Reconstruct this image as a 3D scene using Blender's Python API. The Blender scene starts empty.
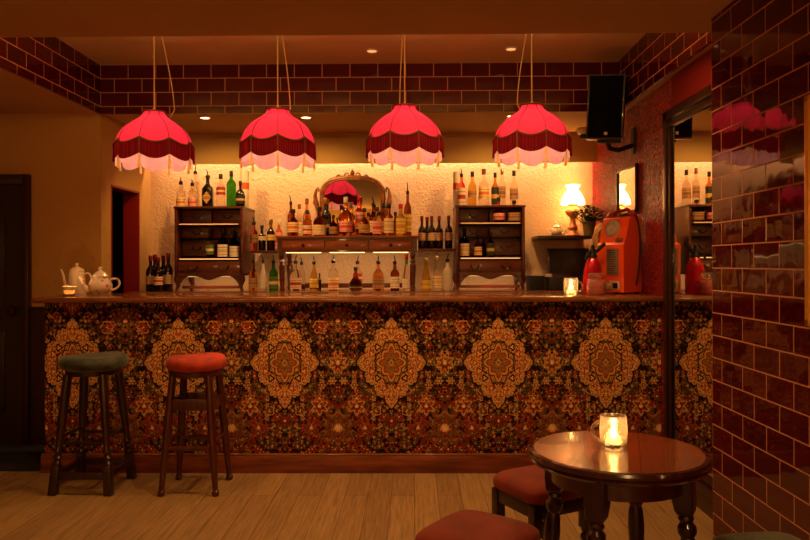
import bpy, bmesh, math, random
from mathutils import Vector, Matrix
R = math.radians
random.seed(7)
scn = bpy.context.scene
COL = scn.collection

# ------------------------------------------------------------------ camera
F = 725.0; CX, CY = 405.0, 263.5
CAM = Vector((0, 0, 1.345)); YAW = 0.0124; ROLL = 0.0030
fw = Vector((-math.sin(YAW), math.cos(YAW), 0)); rt0 = Vector((math.cos(YAW), math.sin(YAW), 0)); up0 = Vector((0, 0, 1))
rt = rt0 * math.cos(ROLL) - up0 * math.sin(ROLL); up = up0 * math.cos(ROLL) + rt0 * math.sin(ROLL)
cd = bpy.data.cameras.new('camera'); cam = bpy.data.objects.new('camera', cd); COL.objects.link(cam)
cd.sensor_width = 36; cd.lens = F / 810 * 36; cd.shift_y = -(270 - CY) / 810; cd.clip_start = .05
M3 = Matrix((rt, up, -fw)).transposed()
cam.matrix_world = Matrix.Translation(CAM) @ M3.to_4x4()
scn.camera = cam

def ray(x, y): return fw + rt * ((x - CX) / F) + up * (-(y - CY) / F)
def atY(x, y, Y):
    d = ray(x, y); return CAM + d * (Y / d.y)
def atX(x, y, X):
    d = ray(x, y); return CAM + d * (X / d.x)
def atZ(x, y, Z):
    d = ray(x, y); return CAM + d * ((Z - CAM.z) / d.z)

# ------------------------------------------------------------------ materials
MATS = {}
def srgb(c):
    return tuple(((v / 255) / 12.92 if v / 255 <= .04045 else (((v / 255) + .055) / 1.055) ** 2.4) for v in c[:3]) + (1,)
def newmat(name):
    m = bpy.data.materials.new(name); m.use_nodes = True
    nt = m.node_tree; b = nt.nodes['Principled BSDF']; MATS[name] = m
    return m, nt, b
def pm(name, col, rough=.5, metal=0, trans=0, emit=None, es=0, spec=.5, ior=1.45, coat=0, noise=None, bump=None, sheen=0, sub=None):
    """Principled material; noise=(scale, second colour, stretch) mottles it, bump=(scale, strength, distance)."""
    m, nt, b = newmat(name)
    c = srgb(col)
    b.inputs['Base Color'].default_value = c; b.inputs['Roughness'].default_value = rough
    b.inputs['Metallic'].default_value = metal; b.inputs['Transmission Weight'].default_value = trans
    b.inputs['IOR'].default_value = ior; b.inputs['Specular IOR Level'].default_value = spec
    b.inputs['Coat Weight'].default_value = coat; b.inputs['Sheen Weight'].default_value = sheen
    if emit: b.inputs['Emission Color'].default_value = srgb(emit); b.inputs['Emission Strength'].default_value = es
    tc = nt.nodes.new('ShaderNodeTexCoord')
    if noise:
        sc, c2, st = noise
        mp = nt.nodes.new('ShaderNodeMapping'); mp.inputs['Scale'].default_value = st
        nz = nt.nodes.new('ShaderNodeTexNoise'); nz.inputs['Scale'].default_value = sc; nz.inputs['Detail'].default_value = 6
        mx = nt.nodes.new('ShaderNodeMix'); mx.data_type = 'RGBA'
        mr = nt.nodes.new('ShaderNodeMapRange'); mr.inputs[1].default_value = .35; mr.inputs[2].default_value = .65
        nt.links.new(tc.outputs['Object'], mp.inputs[0]); nt.links.new(mp.outputs[0], nz.inputs['Vector'])
        nt.links.new(nz.outputs['Fac'], mr.inputs[0]); nt.links.new(mr.outputs[0], mx.inputs['Factor'])
        mx.inputs['A'].default_value = c; mx.inputs['B'].default_value = srgb(c2)
        nt.links.new(mx.outputs['Result'], b.inputs['Base Color'])
    if bump:
        sc, s, dist = bump
        nz = nt.nodes.new('ShaderNodeTexNoise'); nz.inputs['Scale'].default_value = sc; nz.inputs['Detail'].default_value = 3
        bp = nt.nodes.new('ShaderNodeBump'); bp.inputs['Strength'].default_value = s; bp.inputs['Distance'].default_value = dist
        nt.links.new(tc.outputs['Object'], nz.inputs['Vector']); nt.links.new(nz.outputs['Fac'], bp.inputs['Height'])
        nt.links.new(bp.outputs[0], b.inputs['Normal'])
    return m
def wood(name, c1, c2, rough=.35, axis='x', scale=6, coat=.2):
    st = {'x': (.6, 6, 6), 'y': (6, .6, 6), 'z': (6, 6, .6)}[axis]
    return pm(name, c1, rough, noise=(scale, c2, st), coat=coat)
def hi_range(nt, sock):
    n = nt.nodes.new('ShaderNodeMapRange'); n.inputs[1].default_value = .44; n.inputs[2].default_value = .56; nt.links.new(sock, n.inputs[0]); return n.outputs[0]
def embossed(name, col, col2, rough, sc=38, strength=.7, dist=.006, gloss_hi=None):
    """Embossed wallpaper: leafy relief from distorted cells."""
    m, nt, b = newmat(name)
    tc = nt.nodes.new('ShaderNodeTexCoord')
    nz = nt.nodes.new('ShaderNodeTexNoise'); nz.inputs['Scale'].default_value = sc * .45; nz.inputs['Detail'].default_value = 2
    ad = nt.nodes.new('ShaderNodeVectorMath'); ad.operation = 'MULTIPLY_ADD'; ad.inputs[1].default_value = (.05, .05, .05)
    vo = nt.nodes.new('ShaderNodeTexVoronoi'); vo.inputs['Scale'].default_value = sc
    n2 = nt.nodes.new('ShaderNodeTexNoise'); n2.inputs['Scale'].default_value = sc * 1.6; n2.inputs['Detail'].default_value = 2
    n2.inputs['Distortion'].default_value = 1.5
    mm = nt.nodes.new('ShaderNodeMath'); mm.operation = 'MULTIPLY_ADD'; mm.inputs[1].default_value = -.55
    bp = nt.nodes.new('ShaderNodeBump'); bp.inputs['Strength'].default_value = strength; bp.inputs['Distance'].default_value = dist
    mx = nt.nodes.new('ShaderNodeMix'); mx.data_type = 'RGBA'; mx.inputs['A'].default_value = srgb(col); mx.inputs['B'].default_value = srgb(col2)
    L = nt.links.new
    L(tc.outputs['Object'], nz.inputs['Vector']); L(nz.outputs['Color'], ad.inputs[0]); L(tc.outputs['Object'], ad.inputs[2])
    L(ad.outputs[0], vo.inputs['Vector']); L(ad.outputs[0], n2.inputs['Vector'])
    L(vo.outputs['Distance'], mm.inputs[0]); L(n2.outputs['Fac'], mm.inputs[2]); L(mm.outputs[0], bp.inputs['Height'])
    L(bp.outputs[0], b.inputs['Normal']); L((hi_range(nt, n2.outputs['Fac']) if gloss_hi else n2.outputs['Fac']), mx.inputs['Factor']); L(mx.outputs['Result'], b.inputs['Base Color'])
    b.inputs['Roughness'].default_value = rough
    if gloss_hi: b.inputs['Specular IOR Level'].default_value = .3
    return m

# --- tile (brick node). ax: which object axis runs along the wall; zoff/hoff align the courses
def tiles(name, ax, hoff, zoff, tw=.2066, th=.1033, mortar=(184, 126, 90)):
    m, nt, b = newmat(name); L = nt.links.new
    tc = nt.nodes.new('ShaderNodeTexCoord'); sp = nt.nodes.new('ShaderNodeSeparateXYZ'); L(tc.outputs['Object'], sp.inputs[0])
    def ma(op, a, v):
        n = nt.nodes.new('ShaderNodeMath'); n.operation = op; L(a, n.inputs[0]); n.inputs[1].default_value = v; return n.outputs[0]
    cb = nt.nodes.new('ShaderNodeCombineXYZ')
    L(ma('ADD', sp.outputs[ax], -hoff), cb.inputs[0]); L(ma('ADD', sp.outputs['Z'], -zoff), cb.inputs[1])
    br = nt.nodes.new('ShaderNodeTexBrick'); L(cb.outputs[0], br.inputs['Vector'])
    br.offset = .5; br.inputs['Scale'].default_value = 1; br.inputs['Brick Width'].default_value = tw; br.inputs['Row Height'].default_value = th
    br.inputs['Mortar Size'].default_value = .0032; br.inputs['Mortar Smooth'].default_value = .15; br.inputs['Bias'].default_value = -.2
    br.inputs['Color1'].default_value = srgb((78, 10, 13)); br.inputs['Color2'].default_value = srgb((64, 7, 10)); br.inputs['Mortar'].default_value = srgb(mortar)
    L(br.outputs['Color'], b.inputs['Base Color'])
    mr = nt.nodes.new('ShaderNodeMapRange'); L(br.outputs['Fac'], mr.inputs[0]); mr.inputs[3].default_value = .045; mr.inputs[4].default_value = .8
    L(mr.outputs[0], b.inputs['Roughness'])
    nz = nt.nodes.new('ShaderNodeTexNoise'); nz.inputs['Scale'].default_value = 9; nz.inputs['Detail'].default_value = 1; L(tc.outputs['Object'], nz.inputs['Vector'])
    mm = nt.nodes.new('ShaderNodeMath'); mm.operation = 'MULTIPLY_ADD'; L(br.outputs['Fac'], mm.inputs[0]); mm.inputs[1].default_value = -1
    sc = ma('MULTIPLY', nz.outputs['Fac'], .9); L(sc, mm.inputs[2])
    bp = nt.nodes.new('ShaderNodeBump'); bp.inputs['Strength'].default_value = .35; bp.inputs['Distance'].default_value = .004; L(mm.outputs[0], bp.inputs['Height'])
    b2 = nt.nodes.new('ShaderNodeTexBrick'); L(cb.outputs[0], b2.inputs['Vector']); b2.offset = .5
    for k_ in ('Scale', 'Brick Width', 'Row Height', 'Mortar Size'): b2.inputs[k_].default_value = br.inputs[k_].default_value
    b2.inputs['Color1'].default_value = (0, 0, 0, 1); b2.inputs['Color2'].default_value = (1, 1, 1, 1); b2.inputs['Mortar'].default_value = (.5, .5, .5, 1); b2.inputs['Bias'].default_value = 0
    wn = nt.nodes.new('ShaderNodeTexWhiteNoise'); wn.noise_dimensions = '1D'; L(b2.outputs['Color'], wn.inputs['W'])
    ge = nt.nodes.new('ShaderNodeNewGeometry')
    v1 = nt.nodes.new('ShaderNodeVectorMath'); v1.operation = 'SUBTRACT'; L(wn.outputs['Color'], v1.inputs[0]); v1.inputs[1].default_value = (.5, .5, .5)
    v2 = nt.nodes.new('ShaderNodeVectorMath'); v2.operation = 'MULTIPLY_ADD'; L(v1.outputs[0], v2.inputs[0]); v2.inputs[1].default_value = (.035, .035, .035); L(ge.outputs['Normal'], v2.inputs[2])
    v3 = nt.nodes.new('ShaderNodeVectorMath'); v3.operation = 'NORMALIZE'; L(v2.outputs[0], v3.inputs[0]); L(v3.outputs[0], bp.inputs['Normal'])
    L(bp.outputs[0], b.inputs['Normal'])
    b.inputs['Specular IOR Level'].default_value = .55
    return m

# --- tiny expression language on math nodes, for the carpet
class E:
    nt = None
    def __init__(s, k): s.k = k
    @staticmethod
    def op(o, *a):
        n = E.nt.nodes.new('ShaderNodeMath'); n.operation = o
        for i, v in enumerate(a):
            if isinstance(v, E): E.nt.links.new(v.k, n.inputs[i])
            else: n.inputs[i].default_value = v
        return E(n.outputs[0])
    def __add__(s, o): return E.op('ADD', s, o)
    __radd__ = __add__
    def __sub__(s, o): return E.op('SUBTRACT', s, o)
    def __rsub__(s, o): return E.op('SUBTRACT', o, s)
    def __mul__(s, o): return E.op('MULTIPLY', s, o)
    __rmul__ = __mul__
    def __truediv__(s, o): return E.op('DIVIDE', s, o)
    def __neg__(s): return E.op('MULTIPLY', s, -1.0)
def eabs(a): return E.op('ABSOLUTE', a)
def ecos(a): return E.op('COSINE', a)
def emin(a, b): return E.op('MINIMUM', a, b)
def emax(a, b): return E.op('MAXIMUM', a, b)
def eatan2(a, b): return E.op('ARCTAN2', a, b)
def esqrt(a): return E.op('SQRT', a)
def elen(a, b): return esqrt(a * a + b * b)
def efract(a): return E.op('FRACT', a)
def below(a, v, w=.02):      # 1 where a < v
    n = E.nt.nodes.new('ShaderNodeMapRange'); n.interpolation_type = 'SMOOTHSTEP'
    E.nt.links.new(a.k, n.inputs[0]); n.inputs[1].default_value = v - w; n.inputs[2].default_value = v + w
    n.inputs[3].default_value = 1; n.inputs[4].default_value = 0
    return E(n.outputs[0])
def band(a, lo, hi, w=.02): return below(a, hi, w) * (1.0 - below(a, lo, w))
def emix(f, a, b):           # colours: tuple or E
    n = E.nt.nodes.new('ShaderNodeMix'); n.data_type = 'RGBA'
    E.nt.links.new(f.k, n.inputs['Factor'])
    for v, s in ((a, 'A'), (b, 'B')):
        if isinstance(v, E): E.nt.links.new(v.k, n.inputs[s])
        else: n.inputs[s].default_value = srgb(v)
    return E(n.outputs['Result'])
def carpet():
    m, nt, b = newmat('patterned_carpet'); E.nt = nt; L = nt.links.new
    tc = nt.nodes.new('ShaderNodeTexCoord'); sp = nt.nodes.new('ShaderNodeSeparateXYZ'); L(tc.outputs['Object'], sp.inputs[0])
    X, Z = E(sp.outputs['X']), E(sp.outputs['Z'])
    # woven tufts: quantise the coordinates
    q = .0042
    X = E.op('SNAP', X, q); Z = E.op('SNAP', Z, q)
    p = .688; xc = atY(391, 363, 4.665).x; zc = atY(391, 363, 4.665).z
    u = eabs(efract((X - xc) / p + .5) - .5) * p
    v = Z - zc
    def vor(scale, ox, oy):
        cb = nt.nodes.new('ShaderNodeCombineXYZ'); L(((u + ox) * scale).k, cb.inputs[0]); L(((v + oy) * scale).k, cb.inputs[1])
        vo = nt.nodes.new('ShaderNodeTexVoronoi'); vo.voronoi_dimensions = '2D'; vo.inputs['Scale'].default_value = 1; vo.inputs['Randomness'].default_value = .8
        L(cb.outputs[0], vo.inputs['Vector'])
        ps = nt.nodes.new('ShaderNodeSeparateXYZ'); L(vo.outputs['Position'], ps.inputs[0])
        cs = nt.nodes.new('ShaderNodeSeparateColor'); L(vo.outputs['Color'], cs.inputs[0])
        dx = (u + ox) * scale - E(ps.outputs['X']); dy = (v + oy) * scale - E(ps.outputs['Y'])
        return E(vo.outputs['Distance']), eatan2(dy, dx), E(cs.outputs[0]), E(cs.outputs[1]), E(cs.outputs[2])
    col = emix(below(v * 0.0, 1.0), (36, 14, 11), (36, 14, 11))
    RED, GOLD, OLIVE, CREAM, DARK, RUST = (158, 54, 38), (204, 150, 88), (98, 86, 48), (228, 186, 128), (24, 10, 9), (136, 70, 40)
    # scrolling stems
    for sc, ox, oy, c in ((22, 3.1, 1.7, OLIVE), (15, 7.7, 4.2, RUST)):
        d, a, r1, r2, r3 = vor(sc, ox, oy)
        sw = d + .10 * ecos(a * 2.0 + r1 * 6.0)
        col = emix(band(sw, .40, .47, .02) * below(r2, .75, .02), col, c)
    # scattered flowers, big then small
    for sc, ox, oy, pet, lim in ((15, 1.3, 2.9, 6.0, .50), (26, 5.2, 8.8, 5.0, .52), (36, 9.2, 3.3, 4.0, .42)):
        d, a, r1, r2, r3 = vor(sc, ox, oy)
        rr = d / (.34 + .10 * ecos(a * pet))
        on = below(r1, lim, .01)
        pc = emix(below(r2, .42, .01), emix(below(r3, .5, .01), OLIVE, GOLD), emix(below(r3, .35, .01), RED, RUST))
        col = emix(on * below(rr, 1.15, .05), col, DARK)
        col = emix(on * band(rr, .52, .98, .05), col, pc)
        col = emix(on * below(rr, .26, .05), col, CREAM)
    # secondary motifs: rosettes with scalloped rings
    def rosette(cu, cv, rad, n, ring, inner, sy=1.0, fill=None):
        nonlocal col
        du = u - cu; dv = (v - cv) / sy; a = eatan2(dv, du)
        rr = elen(du, dv) / rad - .10 * ecos(a * n)
        if fill: col = emix(below(rr, 1.0, .02), col, fill)
        dv_, av_, w1, w2, w3 = vor(40, 3.3, 7.7)
        col = emix(band(rr, .86, 1.04, .03) * below(dv_, .52, .06), col, ring)
        r2 = elen(du, dv) / rad - .16 * ecos(a * n + 3.1416)
        col = emix(band(r2, .50, .66, .03), col, inner)
        col = emix(band(r2, .28, .38, .03), col, RED)
        col = emix(below(elen(du, dv) / rad, .16, .03), col, CREAM)
    h = p / 2
    rosette(h, -.42, .165, 10, (120, 36, 24), (112, 66, 38), 1.0)
    rosette(h, -.42, .098, 8, (150, 100, 56), OLIVE)
    rosette(h - .12, -.28, .075, 6, RUST, GOLD)
    rosette(h, 0.0, .075, 8, OLIVE, GOLD, 1.25)
    rosette(h, .27, .085, 8, RED, OLIVE, .8)
    rosette(.17, -.42, .062, 8, RED, RUST)
    rosette(0, -.375, .050, 10, OLIVE, RED)
    rosette(.225, .23, .040, 6, GOLD, RED); rosette(.225, -.23, .045, 6, RED, GOLD)
    rosette(0, .355, .032, 6, RUST, GOLD); rosette(.10, .30, .028, 5, GOLD, RED); rosette(.10, -.31, .032, 5, GOLD, OLIVE)
    # large medallion
    au, av = u / .226, eabs(v) / .296
    phi = eatan2(av, au)
    d1, a1, q1, q2, q3 = vor(24, 2.2, 6.1)
    e = (au + av) * .50 + elen(au, av) * .50
    e = emax((au + av) * .72 + elen(au, av) * .28, emax(au * 1.06, av * 1.05))
    lob = eabs(ecos(phi * 6.0)); lob2 = eabs(ecos(phi * 18.0))
    mm = e - .13 * lob - .05 * lob2 + .13
    col = emix(below(mm, 1.04, .015), col, DARK)
    col = emix(below(mm, .985, .015), col, (222, 168, 104))
    # scroll work between rim and centre
    zone = band(mm, .40, .965, .02)
    col = emix(zone, col, (112, 62, 34))
    for sc_, ox, oy, c1 in ((30, 2.2, 6.1, (230, 176, 110)), (44, 4.7, 1.9, (214, 150, 88))):
        d1, a1, q1, q2, q3 = vor(sc_, ox, oy)
        sc1 = d1 + .13 * ecos(a1 * 3.0 + q1 * 6.0)
        col = emix(zone * band(sc1, .30, .50, .05), col, c1)
        col = emix(zone * below(sc1, .15, .04) * below(q2, .6, .02), col, (150, 44, 26))
    col = emix(band(mm, .80, .835, .012) * below(lob2, .8, .1), col, (64, 26, 16))
    col = emix(band(mm, .845, .885, .012) * below(lob2, .7, .1), col, (228, 176, 110))
    for cu, cv in ((.088, .100), (.150, .0), (.0, .205), (.045, .165), (.125, .055)):
        ra = .62 if cu in (.088, .125) else .5
        du, dv = u - cu, eabs(v) - cv
        dg = elen(du / .034, dv / .038) / ra + .22 * ecos(eatan2(dv, du) * 3.0)
        if cu == .088: col = emix(below(dg, .95, .06), col, (36, 14, 10))
        else: col = emix(band(dg, .62, .95, .06), col, (150, 48, 28))
        col = emix(below(dg, .40, .06), col, (232, 184, 122))
    zz = e + .09 * eabs(ecos(phi * 4.0)) - .05 + .03 * eabs(ecos(phi * 14.0))
    col = emix(band(zz, .52, .575, .012), col, DARK)
    z2 = e - .10 * eabs(ecos(phi * 4.0)) + .06
    col = emix(below(z2, .46, .012), col, (208, 150, 88))
    col = emix(band(z2, .405, .45, .012), col, DARK)
    col = emix(below(z2, .33, .015), col, (126, 84, 46))
    col = emix(band(z2, .285, .335, .012), col, (150, 50, 28))
    cen = (au + av)
    col = emix(band(cen, .045, .085, .008), col, (206, 150, 84))
    col = emix(band(cen, .12, .15, .008), col, (70, 38, 20))
    dq, aq, _a, _b, _c = vor(60, 8.1, 2.3)
    col = emix(below(z2, .28, .01) * band(dq, .25, .45, .06) * (1.0 - below(cen, .10, .01)), col, (176, 122, 68))
    # weave variation
    wn = nt.nodes.new('ShaderNodeTexWhiteNoise'); wn.noise_dimensions = '2D'
    cb = nt.nodes.new('ShaderNodeCombineXYZ'); L(X.k, cb.inputs[0]); L(Z.k, cb.inputs[1]); L(cb.outputs[0], wn.inputs['Vector'])
    hs = nt.nodes.new('ShaderNodeHueSaturation'); L(col.k, hs.inputs['Color'])
    L((E(wn.outputs['Value']) * .5 + .75).k, hs.inputs['Value'])
    L(hs.outputs[0], b.inputs['Base Color']); b.inputs['Roughness'].default_value = .95; b.inputs['Specular IOR Level'].default_value = .1
    return m

def planks():
    m, nt, b = newmat('oak_floorboards'); L = nt.links.new
    tc = nt.nodes.new('ShaderNodeTexCoord'); mp = nt.nodes.new('ShaderNodeMapping'); mp.inputs['Rotation'].default_value = (0, 0, R(90))
    L(tc.outputs['Object'], mp.inputs[0])
    br = nt.nodes.new('ShaderNodeTexBrick'); L(mp.outputs[0], br.inputs['Vector']); br.inputs['Scale'].default_value = 1
    br.inputs['Brick Width'].default_value = 2.1; br.inputs['Row Height'].default_value = .135; br.offset = .37; br.inputs['Mortar Size'].default_value = .0016
    br.inputs['Color1'].default_value = srgb((166, 128, 82)); br.inputs['Color2'].default_value = srgb((144, 109, 68)); br.inputs['Mortar'].default_value = srgb((84, 58, 34)); br.inputs['Bias'].default_value = -.1
    m2 = nt.nodes.new('ShaderNodeMapping'); m2.inputs['Scale'].default_value = (34, 1.8, 1); L(tc.outputs['Object'], m2.inputs[0])
    nz = nt.nodes.new('ShaderNodeTexNoise'); nz.inputs['Scale'].default_value = 2.2; nz.inputs['Detail'].default_value = 8; nz.inputs['Distortion'].default_value = .6; L(m2.outputs[0], nz.inputs['Vector'])
    mr = nt.nodes.new('ShaderNodeMapRange'); L(nz.outputs['Fac'], mr.inputs[0]); mr.inputs[1].default_value = .3; mr.inputs[2].default_value = .7; mr.inputs[3].default_value = .62; mr.inputs[4].default_value = 1.12
    hs = nt.nodes.new('ShaderNodeHueSaturation'); L(br.outputs['Color'], hs.inputs['Color']); L(mr.outputs[0], hs.inputs['Value'])
    L(hs.outputs[0], b.inputs['Base Color']); b.inputs['Roughness'].default_value = .48
    bp = nt.nodes.new('ShaderNodeBump'); bp.inputs['Strength'].default_value = .2; bp.inputs['Distance'].default_value = .002; L(nz.outputs['Fac'], bp.inputs['Height']); L(bp.outputs[0], b.inputs['Normal'])
    return m

def cloth_trans(name, col, tcol, tw=.5, rough=.8, stripes=0):
    """Thin fabric: diffuse on the lit side, translucent through."""
    m, nt, b = newmat(name); L = nt.links.new
    b.inputs['Base Color'].default_value = srgb(col); b.inputs['Roughness'].default_value = rough; b.inputs['Specular IOR Level'].default_value = .15
    tr = nt.nodes.new('ShaderNodeBsdfTranslucent'); tr.inputs['Color'].default_value = srgb(tcol)
    mx = nt.nodes.new('ShaderNodeMixShader'); mx.inputs[0].default_value = tw
    L(b.outputs[0], mx.inputs[1]); L(tr.outputs[0], mx.inputs[2]); L(mx.outputs[0], nt.nodes['Material Output'].inputs['Surface'])
    if stripes:
        tc = nt.nodes.new('ShaderNodeTexCoord'); sp = nt.nodes.new('ShaderNodeSeparateXYZ'); L(tc.outputs['Object'], sp.inputs[0])
        E.nt = nt
        a = eatan2(E(sp.outputs['Y']), E(sp.outputs['X']))
        nz = nt.nodes.new('ShaderNodeTexNoise'); nz.noise_dimensions = '1D'; nz.inputs['Scale'].default_value = stripes; nz.inputs['Detail'].default_value = 2; L(a.k, nz.inputs['W'])
        g = below(E(nz.outputs['Fac']), .5, .12)
        c = emix(g, tcol, tuple(int(x * .35) for x in tcol)); L(c.k, tr.inputs['Color'])
        c2 = emix(g, col, tuple(int(x * .35) for x in col)); L(c2.k, b.inputs['Base Color'])
    return m

def floral(name, base, spots, sc=60, rough=.15):
    m, nt, b = newmat(name); L = nt.links.new; E.nt = nt
    tc = nt.nodes.new('ShaderNodeTexCoord'); vo = nt.nodes.new('ShaderNodeTexVoronoi'); vo.inputs['Scale'].default_value = sc; L(tc.outputs['Object'], vo.inputs['Vector'])
    cs = nt.nodes.new('ShaderNodeSeparateColor'); L(vo.outputs['Color'], cs.inputs[0])
    on = below(E(vo.outputs['Distance']), .38, .1) * below(E(cs.outputs[0]), .42, .02)
    c = emix(on, base, emix(below(E(cs.outputs[1]), .5, .02), spots[0], spots[1]))
    L(c.k, b.inputs['Base Color']); b.inputs['Roughness'].default_value = rough; b.inputs['Coat Weight'].default_value = .5
    return m

M = {}
M['ceil'] = pm('ceiling_paint', (190, 152, 88), .85, noise=(1.5, (180, 142, 80), (1, 1, 1)))
M['recess'] = pm('recess_paint', (210, 176, 116), .8, noise=(1.5, (200, 166, 108), (1, 1, 1)))
M['wallpaper'] = embossed('embossed_cream_wallpaper', (224, 186, 142), (204, 166, 120), .55, 40, .8, .010)
M['wallsmooth'] = embossed('woodchip_wallpaper', (190, 146, 76), (178, 134, 68), .7, 34, .5, .006)
M['redwall'] = embossed('red_flock_wallpaper', (196, 28, 20), (70, 5, 5), .36, 34, 1.0, .03, True)
M['redpaint'] = pm('red_paint', (112, 10, 8), .5)
M['floor'] = planks()
M['carpet'] = carpet()
M['dado'] = wood('dark_red_panelling', (56, 16, 12), (40, 10, 8), .35, 'z')
M['door'] = wood('dark_door_wood', (44, 22, 14), (30, 14, 10), .4, 'z')
M['frame'] = wood('dark_frame_wood', (54, 23, 12), (36, 14, 8), .35, 'z')
M['bartop'] = wood('bar_top_wood', (142, 84, 44), (104, 56, 28), .25, 'x', coat=.5)
M['skirt'] = wood('bar_skirting_wood', (140, 66, 34), (92, 38, 20), .35, 'x')
M['chest'] = wood('mahogany', (92, 34, 17), (58, 20, 10), .3, 'x')
M['drawer'] = wood('mahogany_drawer', (104, 42, 22), (70, 26, 13), .3, 'x')
M['desk'] = wood('warm_mahogany', (142, 66, 32), (104, 42, 20), .28, 'x')
M['darkwood'] = wood('dark_turned_wood', (50, 18, 10), (34, 11, 7), .28, 'z', coat=.4)
M['redwood'] = wood('red_brown_wood', (84, 28, 14), (56, 17, 9), .3, 'z', coat=.4)
M['tabletop'] = wood('polished_table_wood', (132, 62, 26), (108, 46, 18), .22, 'x', 4, coat=.4)
M['tableedge'] = wood('dark_table_edge', (66, 26, 14), (48, 17, 10), .2, 'x', coat=.6)
M['brass'] = pm('brass', (190, 140, 60), .3, 1)
M['gold'] = pm('gilt', (236, 176, 76), .35, .3, bump=(60, .4, .004))
M['giltwood'] = pm('dull_gilt_wood', (158, 96, 46), .4, .2, noise=(20, (112, 62, 28), (1, 1, 1)))
M['darkmetal'] = pm('dark_bronze', (60, 38, 22), .4, .8)
M['chrome'] = pm('chrome', (210, 200, 185), .18, 1)
M['black'] = pm('black_plastic', (14, 13, 12), .5)
M['blackcab'] = pm('black_speaker_cabinet', (16, 14, 13), .6)
M['grille'] = pm('black_speaker_cloth', (7, 7, 7), .95, spec=.1, bump=(400, .3, .001))
M['greenvelvet'] = pm('green_velvet', (64, 68, 42), .75, sheen=.3, noise=(14, (26, 32, 18), (1, 1, 1)), bump=(30, .5, .01))
M['redvelvet'] = pm('red_velvet', (192, 62, 34), .8, sheen=.08, noise=(12, (146, 40, 26), (1, 1, 1)), bump=(26, .3, .006))
M['rustvelvet'] = pm('rust_velvet', (128, 36, 8), .85, sheen=.05, noise=(10, (106, 28, 6), (1, 1, 1)), bump=(20, .2, .004))
M['shade'] = cloth_trans('red_shade_fabric', (190, 26, 48), (206, 52, 92), .5)
M['fringe'] = cloth_trans('dark_red_fringe', (110, 8, 22), (170, 8, 30), .4, stripes=70)
M['lining'] = cloth_trans('pink_lining', (255, 206, 214), (255, 214, 226), .5)
M['braid'] = pm('brown_gold_braid', (96, 40, 24), .7)
M['tassel'] = cloth_trans('cream_gold_tassel', (250, 220, 150), (255, 226, 150), .5)
M['flex'] = pm('twisted_flex', (196, 150, 88), .6)
M['china'] = floral('floral_china', (240, 220, 196), ((206, 110, 84), (176, 160, 100)), 34)
M['chinaplain'] = pm('cream_china', (236, 214, 188), .15, coat=.5)
M['cupband'] = floral('rose_china', (240, 214, 180), ((196, 70, 40), (200, 130, 60)), 70)
M['thinchina'] = cloth_trans('thin_white_china', (244, 222, 196), (255, 226, 190), .45, .2)
M['mirror'] = pm('mirror_glass', (235, 232, 226), .015, 1)
M['phone'] = pm('orange_red_enamel', (236, 82, 32), .3, coat=.3)
M['phonedark'] = pm('red_enamel_handset', (150, 26, 16), .3, coat=.4)
M['dialmetal'] = pm('silver_dial', (206, 192, 168), .3, .35)
M['plate'] = pm('engraved_grey_plate', (150, 132, 112), .4, .5)
M['siphonred'] = pm('red_metallic_siphon', (190, 16, 34), .25, .3, coat=.5)
M['pot'] = pm('olive_pot', (104, 88, 48), .5)
M['leaf'] = pm('yellow_green_leaf', (110, 104, 40), .5, noise=(40, (70, 80, 28), (1, 1, 1)))
M['leafdark'] = pm('dark_leaf', (36, 40, 20), .5)
M['ornament'] = pm('cream_moulded_ornament', (196, 150, 100), .4, noise=(50, (150, 92, 50), (1, 1, 1)), bump=(70, .7, .008))
M['lampglass'] = pm('glowing_opal_glass', (255, 236, 200), .4, emit=(255, 196, 120), es=9)
M['lampbase'] = pm('cream_gilt_lamp_base', (214, 150, 96), .3, .2, noise=(30, (176, 90, 50), (1, 1, 1)))
M['led'] = pm('led_strip', (255, 230, 190), .5, emit=(255, 195, 120), es=4)
M['bulb'] = pm('glowing_bulb', (255, 230, 190), .5, emit=(255, 186, 104), es=22)
M['downlight'] = pm('downlight_lens', (255, 240, 210), .5, emit=(255, 205, 140), es=10)
M['whiteplastic'] = pm('white_plastic', (214, 196, 168), .4)
M['flame'] = pm('candle_flame', (255, 220, 150), .5, emit=(255, 190, 96), es=55)
M['wax'] = pm('candle_wax', (250, 230, 190), .5, emit=(255, 190, 100), es=3)
M['jarcontent'] = pm('red_jar_contents', (244, 104, 66), .4, noise=(60, (226, 66, 40), (1, 1, 1)))
M['mat'] = pm('dark_floor_shade', (30, 22, 14), .95)  # shade on the floor left of the bar, put in as colour
M['screen'] = pm('dark_screen', (24, 15, 10), .25)
M['jamb'] = pm('red_jamb_paint', (136, 18, 14), .5)
M['seam'] = pm('dark_red_seam', (92, 10, 20), .8)
M['darkvoid'] = pm('dark_red_paint', (86, 14, 14), .6)
M['picture'] = pm('dark_picture', (34, 22, 14), .25, noise=(5, (60, 36, 18), (1, 1, 1)))
def glass(name, col, rough=.03, ior=1.18):
    M[name] = pm(name, col, rough, trans=1, ior=ior); return M[name]
glass('clear_glass', (246, 236, 220)); glass('amber_glass', (226, 150, 66)); glass('dark_amber_glass', (156, 78, 30)); glass('green_glass', (60, 150, 40))
glass('dark_green_glass', (44, 62, 24)); glass('yellow_glass', (226, 186, 80)); glass('pink_glass', (236, 130, 110)); glass('red_glass', (170, 20, 16)); glass('blue_glass', (110, 160, 190))
M['black_glass'] = pm('black_bottle_glass', (14, 9, 8), .08, coat=.5)
M['wine_glass'] = pm('dark_wine_bottle_glass', (26, 9, 8), .1, coat=.4)
M['frosted_glass'] = pm('frosted_bottle_glass', (226, 206, 178), .5, trans=.35)
M['dimple'] = pm('dimpled_mug_glass', (255, 246, 230), .12, trans=1, ior=1.3, bump=(48, 1.0, .012))
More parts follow.
